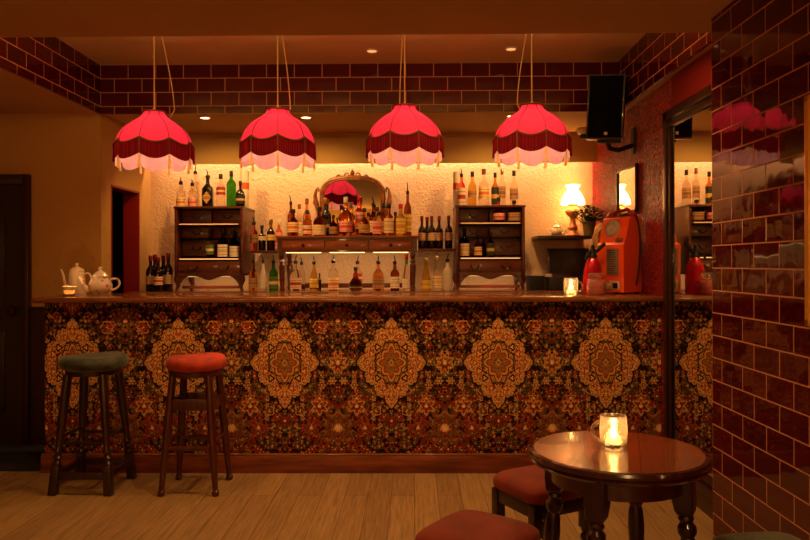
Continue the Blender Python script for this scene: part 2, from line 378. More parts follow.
_m = M['dimple']; _nt = _m.node_tree; _tr = _nt.nodes.new('ShaderNodeBsdfTranslucent'); _tr.inputs['Color'].default_value = (1, .93, .8, 1)
_mx = _nt.nodes.new('ShaderNodeMixShader'); _mx.inputs[0].default_value = .07
_nt.links.new(_nt.nodes['Principled BSDF'].outputs[0], _mx.inputs[1]); _nt.links.new(_tr.outputs[0], _mx.inputs[2]); _nt.links.new(_mx.outputs[0], _nt.nodes['Material Output'].inputs['Surface'])
M['jarglass'] = pm('cloudy_jar_glass', (255, 240, 220), .06, trans=1, ior=1.25)
_nt = M['jarglass'].node_tree; _tr = _nt.nodes.new('ShaderNodeBsdfTranslucent'); _df = _nt.nodes.new('ShaderNodeBsdfDiffuse'); _mx = _nt.nodes.new('ShaderNodeMixShader'); _mx.inputs[0].default_value = .14
_nt.links.new(_nt.nodes['Principled BSDF'].outputs[0], _mx.inputs[1]); _nt.links.new(_df.outputs[0], _mx.inputs[2]); _nt.links.new(_mx.outputs[0], _nt.nodes['Material Output'].inputs['Surface'])
def label_mat(name, base, accent, lo=.35, hi=.6):
    m, nt, b = newmat('label_' + name); L = nt.links.new; E.nt = nt
    tc = nt.nodes.new('ShaderNodeTexCoord'); sp = nt.nodes.new('ShaderNodeSeparateXYZ'); L(tc.outputs['Generated'], sp.inputs[0])
    g = E(sp.outputs['Z'])
    nz = nt.nodes.new('ShaderNodeTexNoise'); nz.inputs['Scale'].default_value = 9; L(tc.outputs['Generated'], nz.inputs['Vector'])
    c = emix(band(g, lo, hi, .02), base, accent)
    c = emix(band(g, .74, .80, .01) * below(E(nz.outputs['Fac']), .55, .02), c, tuple(int(x * .4) for x in base))
    c = emix(band(g, .14, .18, .01) * below(E(nz.outputs['Fac']), .55, .02), c, tuple(int(x * .4) for x in base))
    L(c.k, b.inputs['Base Color']); b.inputs['Roughness'].default_value = .6; M['label_' + name] = m
for nm, b_, a_ in (('cream', (226, 196, 146), (206, 172, 120)), ('white', (236, 220, 196), (214, 190, 160)), ('orange', (236, 196, 140), (214, 110, 40)), ('red', (226, 196, 160), (176, 30, 24)),
                   ('fullred', (160, 28, 22), (210, 170, 120)), ('gold', (190, 140, 70), (150, 96, 40)), ('yellow', (226, 186, 80), (196, 140, 40)), ('green', (96, 120, 50), (226, 206, 150)),
                   ('greenblack', (40, 42, 22), (206, 160, 70)), ('black', (28, 20, 16), (190, 150, 90)), ('pink', (226, 150, 130), (196, 60, 60)), ('tan', (176, 130, 84), (140, 92, 54)), ('wine', (206, 166, 130), (190, 150, 118))):
    label_mat(nm, b_, a_)

# ------------------------------------------------------------------ mesh helpers
def link(o, parent=None):
    COL.objects.link(o)
    if parent is not None: o.parent = parent
    return o
def obj(name, bm, mat, parent=None, smooth=35, loc=None):
    me = bpy.data.meshes.new(name)
    bmesh.ops.recalc_face_normals(bm, faces=bm.faces); bm.to_mesh(me); bm.free()
    for m in (mat if isinstance(mat, (list, tuple)) else [mat]): me.materials.append(m)
    me.polygons.foreach_set('use_smooth', [True] * len(me.polygons))
    me.set_sharp_from_angle(angle=R(smooth))
    o = bpy.data.objects.new(name, me); link(o, parent)
    if loc is not None: o.location = loc
    return o
def tag(o, label, cat, group=None):
    o['label'] = label; o['category'] = cat
    if group: o['group'] = group
    return o
def thing(name, label, cat, loc=(0, 0, 0), rz=0, group=None):
    o = bpy.data.objects.new(name, None); link(o); o.location = loc; o.rotation_euler = (0, 0, rz); o.empty_display_size = .05
    return tag(o, label, cat, group)
def struct(name, bm, mat, parent=None, **k):
    o = obj(name, bm, mat, parent, **k)
    if parent is None: o['kind'] = 'structure'
    return o
def B(): return bmesh.new()
def box(bm, x0, x1, y0, y1, z0, z1, bev=0, mi=0, mtx=None):
    t = bmesh.new()
    vs = [t.verts.new((x, y, z)) for x in (x0, x1) for y in (y0, y1) for z in (z0, z1)]
    for f in ((0, 1, 3, 2), (4, 6, 7, 5), (0, 4, 5, 1), (2, 3, 7, 6), (0, 2, 6, 4), (1, 5, 7, 3)): t.faces.new([vs[i] for i in f])
    if bev: bmesh.ops.bevel(t, geom=list(t.edges), offset=bev, segments=2, profile=.6, affect='EDGES')
    merge(bm, t, mi, mtx); return bm
def merge(bm, t, mi=0, mtx=None):
    if mtx is not None: bmesh.ops.transform(t, matrix=mtx, verts=t.verts)
    mp = {v: bm.verts.new(v.co) for v in t.verts}
    for f in t.faces:
        try:
            nf = bm.faces.new([mp[v] for v in f.verts]); nf.material_index = mi
        except ValueError: pass
    t.free()
def lathe(bm, prof, n=24, cx=0, cy=0, z0=0, a0=0, a1=2 * math.pi, sq=None, mtx=None, cap=True, mi=0, rmod=None):
    """Revolve [(r, z)]; sq(i)=exponent for a rounded-square section; rmod(a, r, z)->r, z."""
    t = bmesh.new(); full = abs(a1 - a0 - 2 * math.pi) < 1e-6; cols = n if full else n + 1
    rings = []
    for k, (r, z) in enumerate(prof):
        ring = []
        for i in range(cols):
            a = a0 + (a1 - a0) * i / n; rr, zz = r, z
            if sq and sq[k]:
                e = sq[k]; rr = r / ((abs(math.cos(a)) ** e + abs(math.sin(a)) ** e) ** (1 / e))
            if rmod: rr, zz = rmod(a, rr, zz)
            ring.append(t.verts.new((cx + rr * math.cos(a), cy + rr * math.sin(a), z0 + zz)))
        rings.append(ring)
    for k in range(len(rings) - 1):
        for i in range(n):
            j = (i + 1) % cols
            t.faces.new((rings[k][i], rings[k][j], rings[k + 1][j], rings[k + 1][i]))
    if cap and full:
        if prof[0][0] > 1e-4: t.faces.new(rings[0][::-1])
        if prof[-1][0] > 1e-4: t.faces.new(rings[-1])
    bmesh.ops.remove_doubles(t, verts=t.verts, dist=1e-6)
    merge(bm, t, mi, mtx); return bm
def orient(p0, p1):
    p0, p1 = Vector(p0), Vector(p1); d = (p1 - p0)
    q = Vector((0, 0, 1)).rotation_difference(d.normalized())
    return Matrix.Translation(p0) @ q.to_matrix().to_4x4(), d.length
def spindle(bm, p0, p1, prof, n=14, mi=0):
    """Turned piece from p0 to p1, prof = [(t 0..1, r)]."""
    mx, l = orient(p0, p1)
    return lathe(bm, [(r, t * l) for t, r in prof], n, mtx=mx, mi=mi)
def tube(bm, pts, rad, n=8, closed=False, cap=True, mi=0):
    pts = [Vector(p) for p in pts]; N = len(pts)
    rads = rad if isinstance(rad, (list, tuple)) else [rad] * N
    t = bmesh.new(); rings = []; ref = None
    for i in range(N):
        d = (pts[(i + 1) % N] - pts[i - 1]) if closed else (pts[min(i + 1, N - 1)] - pts[max(i - 1, 0)])
        d.normalize()
        if ref is None: ref = d.orthogonal().normalized()
        ref = (ref - d * ref.dot(d)); ref = ref.normalized() if ref.length > 1e-6 else d.orthogonal().normalized()
        b = d.cross(ref)
        rings.append([t.verts.new(pts[i] + (ref * math.cos(2 * math.pi * k / n) + b * math.sin(2 * math.pi * k / n)) * rads[i]) for k in range(n)])
    for i in range(N if closed else N - 1):
        a, c = rings[i], rings[(i + 1) % N]
        for k in range(n): t.faces.new((a[k], a[(k + 1) % n], c[(k + 1) % n], c[k]))
    if cap and not closed: t.faces.new(rings[0][::-1]); t.faces.new(rings[-1])
    merge(bm, t, mi); return bm
def prism(bm, poly, axis, a, b, mi=0, mtx=None):
    """Extrude 2-D polygon along axis ('x': poly is (y,z); 'y': (x,z); 'z': (x,y))."""
    t = bmesh.new()
    def v(p, s): return {'x': (s, p[0], p[1]), 'y': (p[0], s, p[1]), 'z': (p[0], p[1], s)}[axis]
    A = [t.verts.new(v(p, a)) for p in poly]; C = [t.verts.new(v(p, b)) for p in poly]
    n = len(poly)
    t.faces.new(A); t.faces.new(C[::-1])
    for i in range(n): t.faces.new((A[i], C[i], C[(i + 1) % n], A[(i + 1) % n]))
    bmesh.ops.triangulate(t, faces=[f for f in t.faces if len(f.verts) > 4], ngon_method='EAR_CLIP')
    merge(bm, t, mi, mtx); return bm
def bez(p0, p1, p2, p3, n=12):
    p0, p1, p2, p3 = map(Vector, (p0, p1, p2, p3))
    return [p0 * (1 - t) ** 3 + p1 * 3 * t * (1 - t) ** 2 + p2 * 3 * t * t * (1 - t) + p3 * t ** 3 for t in [i / n for i in range(n + 1)]]

# ------------------------------------------------------------------ layout numbers
YB = 4.665           # bar front
YW = 5.42            # wall left of the bar
YK = 6.45            # back wall
XL, XR = -2.35, 1.585 # walls of the bar alcove
ZC, ZR = 2.478, 2.83 # ceiling, recess
YR0, YR1 = 3.59, 5.37
XB = 1.505           # right tile band
XLL, YBK = -4.7, -2.6
ZT = 1.133           # bar top
ZK = 1.12            # back counter
LX0 = atY(45, 400, YB).x

# ------------------------------------------------------------------ the room
b = B(); box(b, XLL - .1, XR + .1, YBK - .1, YK + .1, -.1, 0); struct('floor', b, M['floor'])
b = B(); box(b, XLL, XR + .1, YBK, YR0, ZC, ZC + .5); box(b, XLL, XL - .002, YR0, YK, ZC, ZC + .5)
box(b, XL + .02, XR + .1, YR1 + .02, YK + .1, ZC, ZC + .5); box(b, XB + .02, XR + .1, YR0, YR1 + .02, ZC, ZC + .5); struct('ceiling', b, M['ceil'])
b = B(); box(b, XL, XB + .05, YR0 - .05, YR1 + .05, ZR, ZR + .1); struct('ceiling', b, M['recess'])
# tile bands round the recess
b = B(); box(b, XL + .02, XB + .02, YR1, YR1 + .02, ZC - .012, ZR); struct('trim_1', b, tiles('maroon_tile_back', 'X', XL + .02, ZR))
b = B(); box(b, XL, XL + .02, YR0, YR1 + .02, ZC - .012, ZR); struct('trim_2', b, tiles('maroon_tile_left', 'Y', YR1, ZR))
b = B(); box(b, XB, XB + .02, YR0, YR1, ZC - .012, ZR); struct('trim_3', b, tiles('maroon_tile_right', 'Y', YR1 - .08, ZR))
# walls
b = B(); box(b, XL - .1, XR + .1, YK, YK + .1, 0, ZC); struct('wall_back', b, M['wallpaper'])
b = B(); box(b, XR, XR + .1, YBK, YK, 0, ZC); struct('wall_right', b, M['redwall'])
dz = atX(111, 185, XL).z; dy0 = atX(111, 200, XL).y; dy1 = atX(139, 200, XL).y
b = B(); box(b, XL - .1, XL, YW + .1, dy0, 0, ZC); box(b, XL - .1, XL, dy1, YK, 0, ZC); box(b, XL - .1, XL, dy0, dy1, dz, ZC)
struct('wall_left', b, M['wallsmooth'])
b = B(); box(b, XLL, XL, YW, YW + .1, 0, ZC); struct('wall_front', b, M['wallsmooth'])
b = B(); box(b, XLL - .1, XLL, YBK, YW + .1, 0, ZC); struct('wall_left', b, M['wallsmooth'])
b = B(); box(b, XLL, XR + .1, YBK - .1, YBK, 0, ZC); struct('wall_rear', b, M['wallsmooth'])
# passage behind the bar doorway
b = B(); box(b, XL - 1.6, XL - 1.5, YW + .1, YK + .3, 0, ZC); box(b, XL - 1.5, XL - .1, YK + .2, YK + .3, 0, ZC); box(b, XL - 1.5, XL - .1, YW + .1, YK + .2, ZC - .1, ZC)
struct('wall_passage', b, M['dado'])
b = B(); box(b, XL - .13, XL + .004, dy1 - .012, dy1 + .004, 0, dz); box(b, XL - .13, XL + .004, dy0 - .004, dy0 + .012, 0, dz); box(b, XL - .13, XL + .004, dy0, dy1, dz - .012, dz + .004)
struct('door_2', b, M['jamb'])
# skirtings, dado
xf = atY(32, 300, YW).x
b = B(); box(b, xf, XL, YW - .022, YW, 0, 1.0); box(b, xf, XL, YW - .035, YW, 1.0, 1.03, .004); struct('trim_4', b, M['dado'])
# dark door left
xd = atY(26, 200, YW).x; zt = atY(20, 185, YW).z
t = B(); box(t, XLL + .5, xd, YW - .04, YW, 0, zt)
d1 = struct('door_1', t, M['door'])
t = B(); zo = atY(20, 175, YW).z
box(t, xd, xf, YW - .06, YW, 0, zo, .006); box(t, XLL + .4, xd, YW - .06, YW, zt, zo, .006); obj('door_frame', t, M['frame'], d1)
t = B()
for z0, z1 in ((.25, .85), (1.05, zt - .15)): box(t, xd - .95, xd - .14, YW - .05, YW - .038, z0, z1, .008)
obj('door_panel', t, M['door'], d1)
b = B(); lathe(b, [(.0, 0), (.03, .005), (.034, .02), (.02, .035), (.012, .05), (.012, .06)], 16, mtx=Matrix.Translation((xd - .07, YW - .1, 1.0)) @ Matrix.Rotation(R(-90), 4, 'X'))
obj('door_knob', b, M['darkmetal'], d1)
# dark sheet standing in for the shade on the floor in front of it
b = B(); box(b, XLL + .3, LX0 - .06, YB + .02, YW - .08, 0, .012, .004); tag(obj('floor_shade_sheet', b, M['mat']), 'dark sheet standing in for floor shade before the door left of the bar', 'mat')  # key and category 'mat' mean the added shade sheet, not a real mat
# red panel above the big mirror
yA = atX(674, 100, XR).y
b = B(); box(b, XR - .012, XR, 3.0, yA, 2.29, ZC); struct('trim_5', b, M['redpaint'])
b = B(); box(b, XR - .03, XR, 4.62, YB + .0, 0, .0 + .12); box(b, XR - .03, XR, 3.38, 4.62, 0, .1, .006); struct('baseboard_right', b, M['frame'])

# tiled pillar
px0, pY = 1.385, 3.385
PW, PD = .5, 1.75
b = B(); box(b, 0, PW, -PD, 0, 0, ZC); p = struct('pillar', b, tiles('maroon_tile_pillar', 'Y', 0.0, 1.345 + (263 - 290.5) * 3.385 / 725 + .1033 * 12, tw=.206, th=.1033))
p.location = (px0, pY, 0)
# gilt frame on the pillar
fy1 = atX(803.5, 200, px0 - .035).y; fz0, fz1 = 1.125, 1.92
t = thing('framed_picture', 'gilt framed dark picture on the maroon tiled pillar at right edge', 'picture', (px0, fy1 - .3, fz0))
b = B(); w = .03
for (y0, y1, z0, z1) in ((-.3, -.3 + w, 0, fz1 - fz0), (.3 - w, .3, 0, fz1 - fz0), (-.3, .3, 0, w), (-.3, .3, fz1 - fz0 - w, fz1 - fz0)): box(b, -.035, 0, y0, y1, z0, z1, .008)
obj('picture_frame', b, M['gold'], t)
b = B(); box(b, -.012, -.002, -.28, .28, .02, fz1 - fz0 - .02); obj('picture_panel', b, M['picture'], t)

# pelmet over the back wall, hiding the light strip
zp = atY(400, 163, 6.28).z
b = B(); box(b, XL, XR, 6.28, 6.31, zp, ZC, .003); struct('trim_6', b, M['ceil'])

# ------------------------------------------------------------------ big wall mirror, right
my1 = atX(668.5, 200, XR).y; my0 = 3.40; mzt, mzb = 2.275, .10
t = thing('wall_mirror', 'tall dark framed wall mirror on the red wall reflecting the bar', 'mirror', (XR, 0, mzb))
H = mzt - mzb; w = .10
b = B()
for k, (i0, i1, th) in enumerate(((0, w, .02), (0, w * .55, .036), (w * .75, w, .028))):
    box(b, -th, 0, my1 - i1, my1 - i0, 0, H, .004); box(b, -th, 0, my0 + i0, my0 + i1, 0, H, .004)
    box(b, -th, 0, my0, my1, H - i1, H - i0, .004); box(b, -th, 0, my0, my1, i0, i1, .004)
obj('mirror_frame', b, M['frame'], t)
b = B(); box(b, -.012, -.004, my0 + .05, my1 - .05, .05, H - .05); obj('mirror_glass', b, M['mirror'], t)
# small mirror above the payphone
pa = atX(617.5, 190, XR - .01).y; pb = atX(637, 190, XR - .01).y; qz1 = atX(637, 163, XR - .01).z; qz0 = atX(617.5, 216, XR - .01).z
t = thing('small_mirror', 'small dark framed mirror on red wallpaper above the payphone', 'mirror', (XR, pb, qz0))
h = qz1 - qz0; D = pa - pb
b = B()
for (y0, y1, z0, z1) in ((0, .018, 0, h), (D - .018, D, 0, h), (0, D, 0, .018), (0, D, h - .018, h)): box(b, -.022, 0, y0, y1, z0, z1, .003)
obj('mirror_frame', b, M['frame'], t)
b = B(); box(b, -.01, -.002, .01, D - .01, .01, h - .01); obj('mirror_glass', b, M['mirror'], t)

# ------------------------------------------------------------------ bar counter
t = thing('bar_counter', 'long bar counter faced in patterned carpet with a wooden top', 'bar counter', (0, 0, 0))
b = B(); box(b, LX0, XR - .004, YB, YB + .02, .118, ZT - .036); obj('carpet_front', b, M['carpet'], t)
b = B(); box(b, LX0 + .005, XR - .004, YB + .02, 5.24, 0, ZT - .036); obj('counter_body', b, M['chest'], t)
b = B(); box(b, atY(35, 293, YB).x, XR - .004, YB - .055, 5.33, ZT - .036, ZT, .012); obj('counter_top', b, M['bartop'], t)
b = B(); box(b, LX0 - .02, XR - .004, YB - .02, YB + .02, 0, .108, .004); obj('skirting', b, M['skirt'], t)
b = B(); box(b, LX0 - .02, XR - .004, YB - .016, YB + .02, .108, .124, .005); obj('skirting_bead', b, M['bartop'], t)

# back counter
t = thing('back_counter', 'low wooden back bar counter along the cream embossed wall', 'counter', (0, 0, 0))
b = B(); box(b, XL + .02, XR - .01, 5.86, YK - .005, ZK - .035, ZK, .006); obj('counter_top', b, M['bartop'], t)
b = B(); box(b, XL + .02, XR - .01, 5.92, YK - .01, 0, ZK - .035); obj('counter_body', b, M['chest'], t)

# ------------------------------------------------------------------ chests and desk on the back counter
YF = 5.93
def zc(y): return atY(405, y, YF).z
def swan_handle(par, x, z, y, mat=None):
    b = B()
    tube(b, [(x - .032, y - .004, z + .008), (x - .032, y - .016, z + .004), (x - .02, y - .02, z - .012), (x, y - .02, z - .017), (x + .02, y - .02, z - .012), (x + .032, y - .016, z + .004), (x + .032, y - .004, z + .008)], .0042, 6)
    for s in (-.032, .032): lathe(b, [(0, 0), (.009, .001), (.008, .004), (0, .005)], 10, mtx=Matrix.Translation((x + s, y - .001, z + .008)) @ Matrix.Rotation(R(90), 4, 'X'))
    obj('handle', b, mat or M['darkmetal'], par)
def chest(name, label, xa, xb, group):
    x0 = atY(xa, 240, YF).x; x1 = atY(xb, 240, YF).x; W = x1 - x0; Dp = .44
    t = thing(name, label, 'chest', ((x0 + x1) / 2, YF + Dp / 2, ZK), 0, group)
    z = lambda y: zc(y) - ZK
    h = W / 2; y0, y1 = -Dp / 2, Dp / 2; rec = y0 + .105
    zt_, z4, zb = z(205.5), z(257), z(275)
    b = B()
    box(b, -h, -h + .022, y0, y1, zb, zt_, .003); box(b, h - .022, h, y0, y1, zb, zt_, .003); box(b, -h, h, y1 - .02, y1, zb, zt_)
    box(b, -h - .006, h + .006, y0 - .008, y1, zt_ - .018, zt_, .004)
    box(b, -h, h, y0, y1, zb - .002, zb + .018); obj('carcass', b, M['chest'], t)
    # shelves (stepped ledges) and the glass one
    for ya in (222.5, 257.5):
        b = B(); box(b, -h + .022, h - .022, y0 + .004, y1 - .02, z(ya) - .014, z(ya), .003); s = obj('ledge', b, M['chest'], t)
        b = B(); box(b, -h + .04, h - .04, y0 - .002, y0 + .004, z(ya) - .012, z(ya) - .004); obj('led_strip', b, M['led2'] if ya < 230 else M['led3'], s)
    b = B(); box(b, -h + .024, h - .024, y0 + .05, rec, z(239), z(238)); obj('glass_shelf', b, M['clear_glass'], t)
    def drawer(xa_, xb_, za, zb_, yf, handles):
        b = B(); box(b, xa_, xb_, yf, yf + .10, za, zb_, .004); d = obj('drawer', b, M['drawer'], t)
        for hx in handles: swan_handle(d, hx, (za + zb_) / 2, yf)
    q = h - .026
    for (ya, yb_) in ((208.5, 221.5), (226, 237), (240.5, 255)):
        drawer(-q, -.006, z(yb_), z(ya), rec, (-q / 2,)); drawer(.006, q, z(yb_), z(ya), rec, (q / 2,))
    drawer(-q, q, z(273.5), z(260.5), y0 + .004, (-q * .5, q * .5))
    # cabriole feet and shaped apron
    for sx in (-1, 1):
        for sy, yy in ((-1, y0 + .02), (1, y1 - .03)):
            b = B(); tube(b, [(sx * (h - .02), yy, zb + .005), (sx * (h - .012), yy - .004 * sy, zb * .7), (sx * (h - .024), yy, zb * .35), (sx * (h - .014), yy - .005, .022), (sx * (h - .014), yy - .005, .008), (sx * (h - .014), yy - .005, 0)], [.024, .026, .016, .013, .013, .018], 10)
            obj('leg', b, M['chest'], t)
    pts = [(-h + .02, zb)]
    for i in range(0, 25):
        u = -1 + 2 * i / 24
        drop = .004 + .034 * math.exp(-(u / .26) ** 2) + .095 * (max(0, abs(u) - .62) / .38) ** 1.8
        pts.append((u * (h - .02), zb - drop))
    pts.append((h - .02, zb))
    b = B(); vv = [[b.verts.new((x_, y_, z_)) for (y_, z_) in ((y0 + .004, zb), (y0 + .022, zb), (y0 + .022, zlow), (y0 + .004, zlow))] for x_, zlow in pts[1:-1]]
    for i in range(len(vv) - 1):
        for j in range(4): b.faces.new((vv[i][j], vv[i][(j + 1) % 4], vv[i + 1][(j + 1) % 4], vv[i + 1][j]))
    b.faces.new(vv[0]); b.faces.new(vv[-1][::-1]); obj('apron', b, M['chest'], t)
    b = B(); box(b, -h + .03, h - .03, y0 + .10, y0 + .12, .02, .045); obj('stretcher', b, M['chest'], t)
    b = B(); box(b, -h + .05, h - .05, y0 + .04, y0 + .055, zb - .012, zb - .002); obj('led_strip', b, M['led3'], t)
    UNDER.append(((x0 + x1) / 2, YF + .06, ZK + zb - .03))
    return t
UNDER = []
M['led2'] = pm('led_strip_dim', (255, 220, 170), .5, emit=(255, 180, 110), es=.22)
M['led3'] = pm('led_strip_bright', (255, 220, 170), .5, emit=(255, 190, 120), es=.75)
chest('chest_of_drawers', 'dark mahogany chest of drawers left of the gilt mirror', 174.5, 243, 'chests of drawers on the back counter')
chest('chest_of_drawers', 'dark mahogany chest of drawers right of the gilt mirror', 456, 525, 'chests of drawers on the back counter')

x0 = atY(277, 240, YF).x; x1 = atY(417, 240, YF).x; W = x1 - x0
t = thing('desk_top_unit', 'reddish wooden desk unit with three drawers under the gilt mirror', 'desk', ((x0 + x1) / 2, YF + .22, ZK))
h = W / 2; z = lambda y: zc(y) - ZK; y0, y1 = -.22, .22
b = B(); box(b, -h - .008, h + .008, y0 - .01, y1, z(238), z(235.5), .005); obj('desk_top', b, M['desk'], t)
b = B(); box(b, -h, h, y0 + .012, y1, z(252), z(238)); obj('drawer_box', b, M['chest'], t)
for k in range(3):
    xa = -h + .035 + k * (W - .07) / 3 + .006; xb = -h + .035 + (k + 1) * (W - .07) / 3 - .006
    b = B(); box(b, xa, xb, y0, y0 + .03, z(250), z(240), .004); d = obj('drawer', b, M['desk'], t)
    b = B(); lathe(b, [(0, 0), (.012, .003), (.014, .009), (.006, .016), (.006, .022)], 12, mtx=Matrix.Translation(((xa + xb) / 2, y0 - .022, z(245))) @ Matrix.Rotation(R(-90), 4, 'X')); obj('knob', b, M['darkmetal'], d)
    b = B(); box(b, xa + .03, xb - .03, y0 + .014, y0 + .03, z(252) - .005, z(252)); obj('led_strip', b, M['led'], t)
for sx in (-1, 1):
    for yy in (y0 + .035, y1 - .035):
        b = B(); box(b, sx * (h - .035) - .022, sx * (h - .035) + .022, yy - .022, yy + .022, z(256), z(252), .002)
        L_ = z(256)
        spindle(b, (sx * (h - .035), yy, 0), (sx * (h - .035), yy, L_), [(0, .016), (.06, .024), (.12, .016), (.3, .021), (.55, .024), (.72, .026), (.8, .016), (.84, .026), (.9, .015), (1, .022)], 14); obj('leg', b, M['chest'], t)
b = B(); box(b, -h + .03, h - .03, y1 - .06, y1 - .03, .015, .055, .003); obj('rear_rail', b, M['chest'], t)

# side shelves
def board(name, label, xa, xb, y, d0, th=.02, mat=None):
    b = B(); p0 = atY(xa, y, d0); p1 = atY(xb, y, d0); zz = atY((xa + xb) / 2, y, d0).z
    box(b, p0.x, p1.x, d0, YK - .002, zz - th, zz, .003); tag(obj(name, b, mat or M['chest']), label, 'shelf'); return zz
zs1 = board('wall_shelf', 'narrow dark wall shelf between the left chest and the desk unit', 250.5, 276, 250.5, 6.0)
zs2 = board('wall_shelf', 'narrow dark wall shelf of red wine between desk unit and right chest', 418, 455, 248.5, 6.0)
zs3 = board('wall_shelf', 'dark wall shelf holding the lit oil lamp beside the corner', 538, 592, 235.5, 6.1, .028, M['door'])

# ------------------------------------------------------------------ gilt swing mirror
mc = atY(352.5, 236, 6.26); zdesk = zc(235.5)
t = thing('dressing_mirror', 'gilt arched dressing mirror with scrolled crest on the desk unit', 'mirror', (mc.x, 6.27, zdesk))
s = 6.26 / 725
hw = 31 * s; top = 60 * s
def arch(hw_, ztop, zb, n=28):
    pts = [(-hw_, zb)]; rr = .62
    for i in range(n + 1):
        a = math.pi - math.pi * i / n; pts.append((hw_ * math.copysign(abs(math.cos(a)) ** .72, math.cos(a)), ztop - .17 + .17 * abs(math.sin(a)) ** .72))
    pts.append((hw_, zb)); return pts
out = arch(hw, top, .02)
b = B(); tube(b, [(x, 0, z_) for x, z_ in out], .019, 10, closed=True); tube(b, [(x * .93, -.008, .02 + (z_ - .02) * .955 + .006) for x, z_ in out], .008, 8, closed=True); obj('mirror_frame', b, M['giltwood'], t)
b = B(); prism(b, [(x * .98, z_ - .004) for x, z_ in out], 'y', .0, .008); obj('mirror_glass', b, M['mirror'], t)
b = B()
for sx in (-1, 1):
    for (c, r0, a0, a1_) in (((.045, top + .018), .026, -1.2, 3.6), ((.115, top + .004), .022, -.8, 3.9), ((.175, top - .026), .018, -.9, 3.6)):
        pts = []
        for i in range(16):
            f_ = i / 15; a = a0 + (a1_ - a0) * f_; r_ = r0 * (1 - .55 * f_); pts.append((sx * (c[0] + r_ * math.cos(a)), -.006, c[1] + r_ * math.sin(a)))
        tube(b, pts, [.009 - .004 * i / 15 for i in range(16)], 7)
lathe(b, [(0, 0), (.016, .008), (.022, .024), (.014, .04), (.005, .055), (0, .06)], 12, z0=top + .012)
obj('crest', b, M['giltwood'], t)
for sx in (-1, 1):
    b = B(); X = sx * (hw + .035)
    tube(b, [(X, .0, 0), (X, 0, .1), (X - sx * .008, 0, .2), (X + sx * .012, 0, .3), (X + sx * .022, 0, .36), (X + sx * .012, 0, .41), (X - sx * .006, 0, .43), (X - sx * .014, 0, .41), (X - sx * .006, 0, .392)], [.024, .02, .016, .022, .016, .012, .01, .008, .006], 9)
    tube(b, [(X + sx * .02, 0, .34), (X + sx * .032, 0, .30), (X + sx * .02, 0, .275), (X + sx * .005, 0, .285)], [.012, .012, .01, .006], 8)
    tube(b, [(X, 0, .26), (sx * hw, 0, .26)], .008, 8)
    box(b, X - .03, X + .03, -.06, .06, 0, .02, .004); obj('scroll_support', b, M['giltwood'], t)

# ------------------------------------------------------------------ bottles
STY = {  # outline up to the neck: (r/R, z/H of glass)
    'wine': [(.0, 0), (.92, 0), (1, .02), (1, .58), (.92, .66), (.55, .75), (.36, .80), (.34, .97), (.40, .975), (.40, 1)],
    'spirit': [(.0, 0), (.94, 0), (1, .02), (1, .60), (.93, .66), (.60, .72), (.38, .78), (.34, .95), (.42, .955), (.42, 1)],
    'slim': [(.0, 0), (.9, 0), (1, .02), (1, .64), (.82, .72), (.42, .80), (.36, .97), (.44, .975), (.44, 1)],
    'squat': [(.0, 0), (.86, 0), (1, .04), (1, .50), (.9, .62), (.5, .72), (.28, .78), (.26, .95), (.34, .955), (.34, 1)],
    'bulb': [(.0, 0), (.6, 0), (.92, .10), (1, .26), (.92, .42), (.55, .58), (.25, .70), (.22, .94), (.30, .95), (.30, 1)],
    'cone': [(.0, 0), (.96, 0), (1, .03), (.94, .40), (.62, .66), (.36, .80), (.32, .96), (.40, .965), (.40, 1)],
    'green': [(.0, 0), (.9, 0), (1, .02), (1.0, .62), (1.02, .70), (.85, .78), (.50, .84), (.36, .88), (.36, 1)],
}
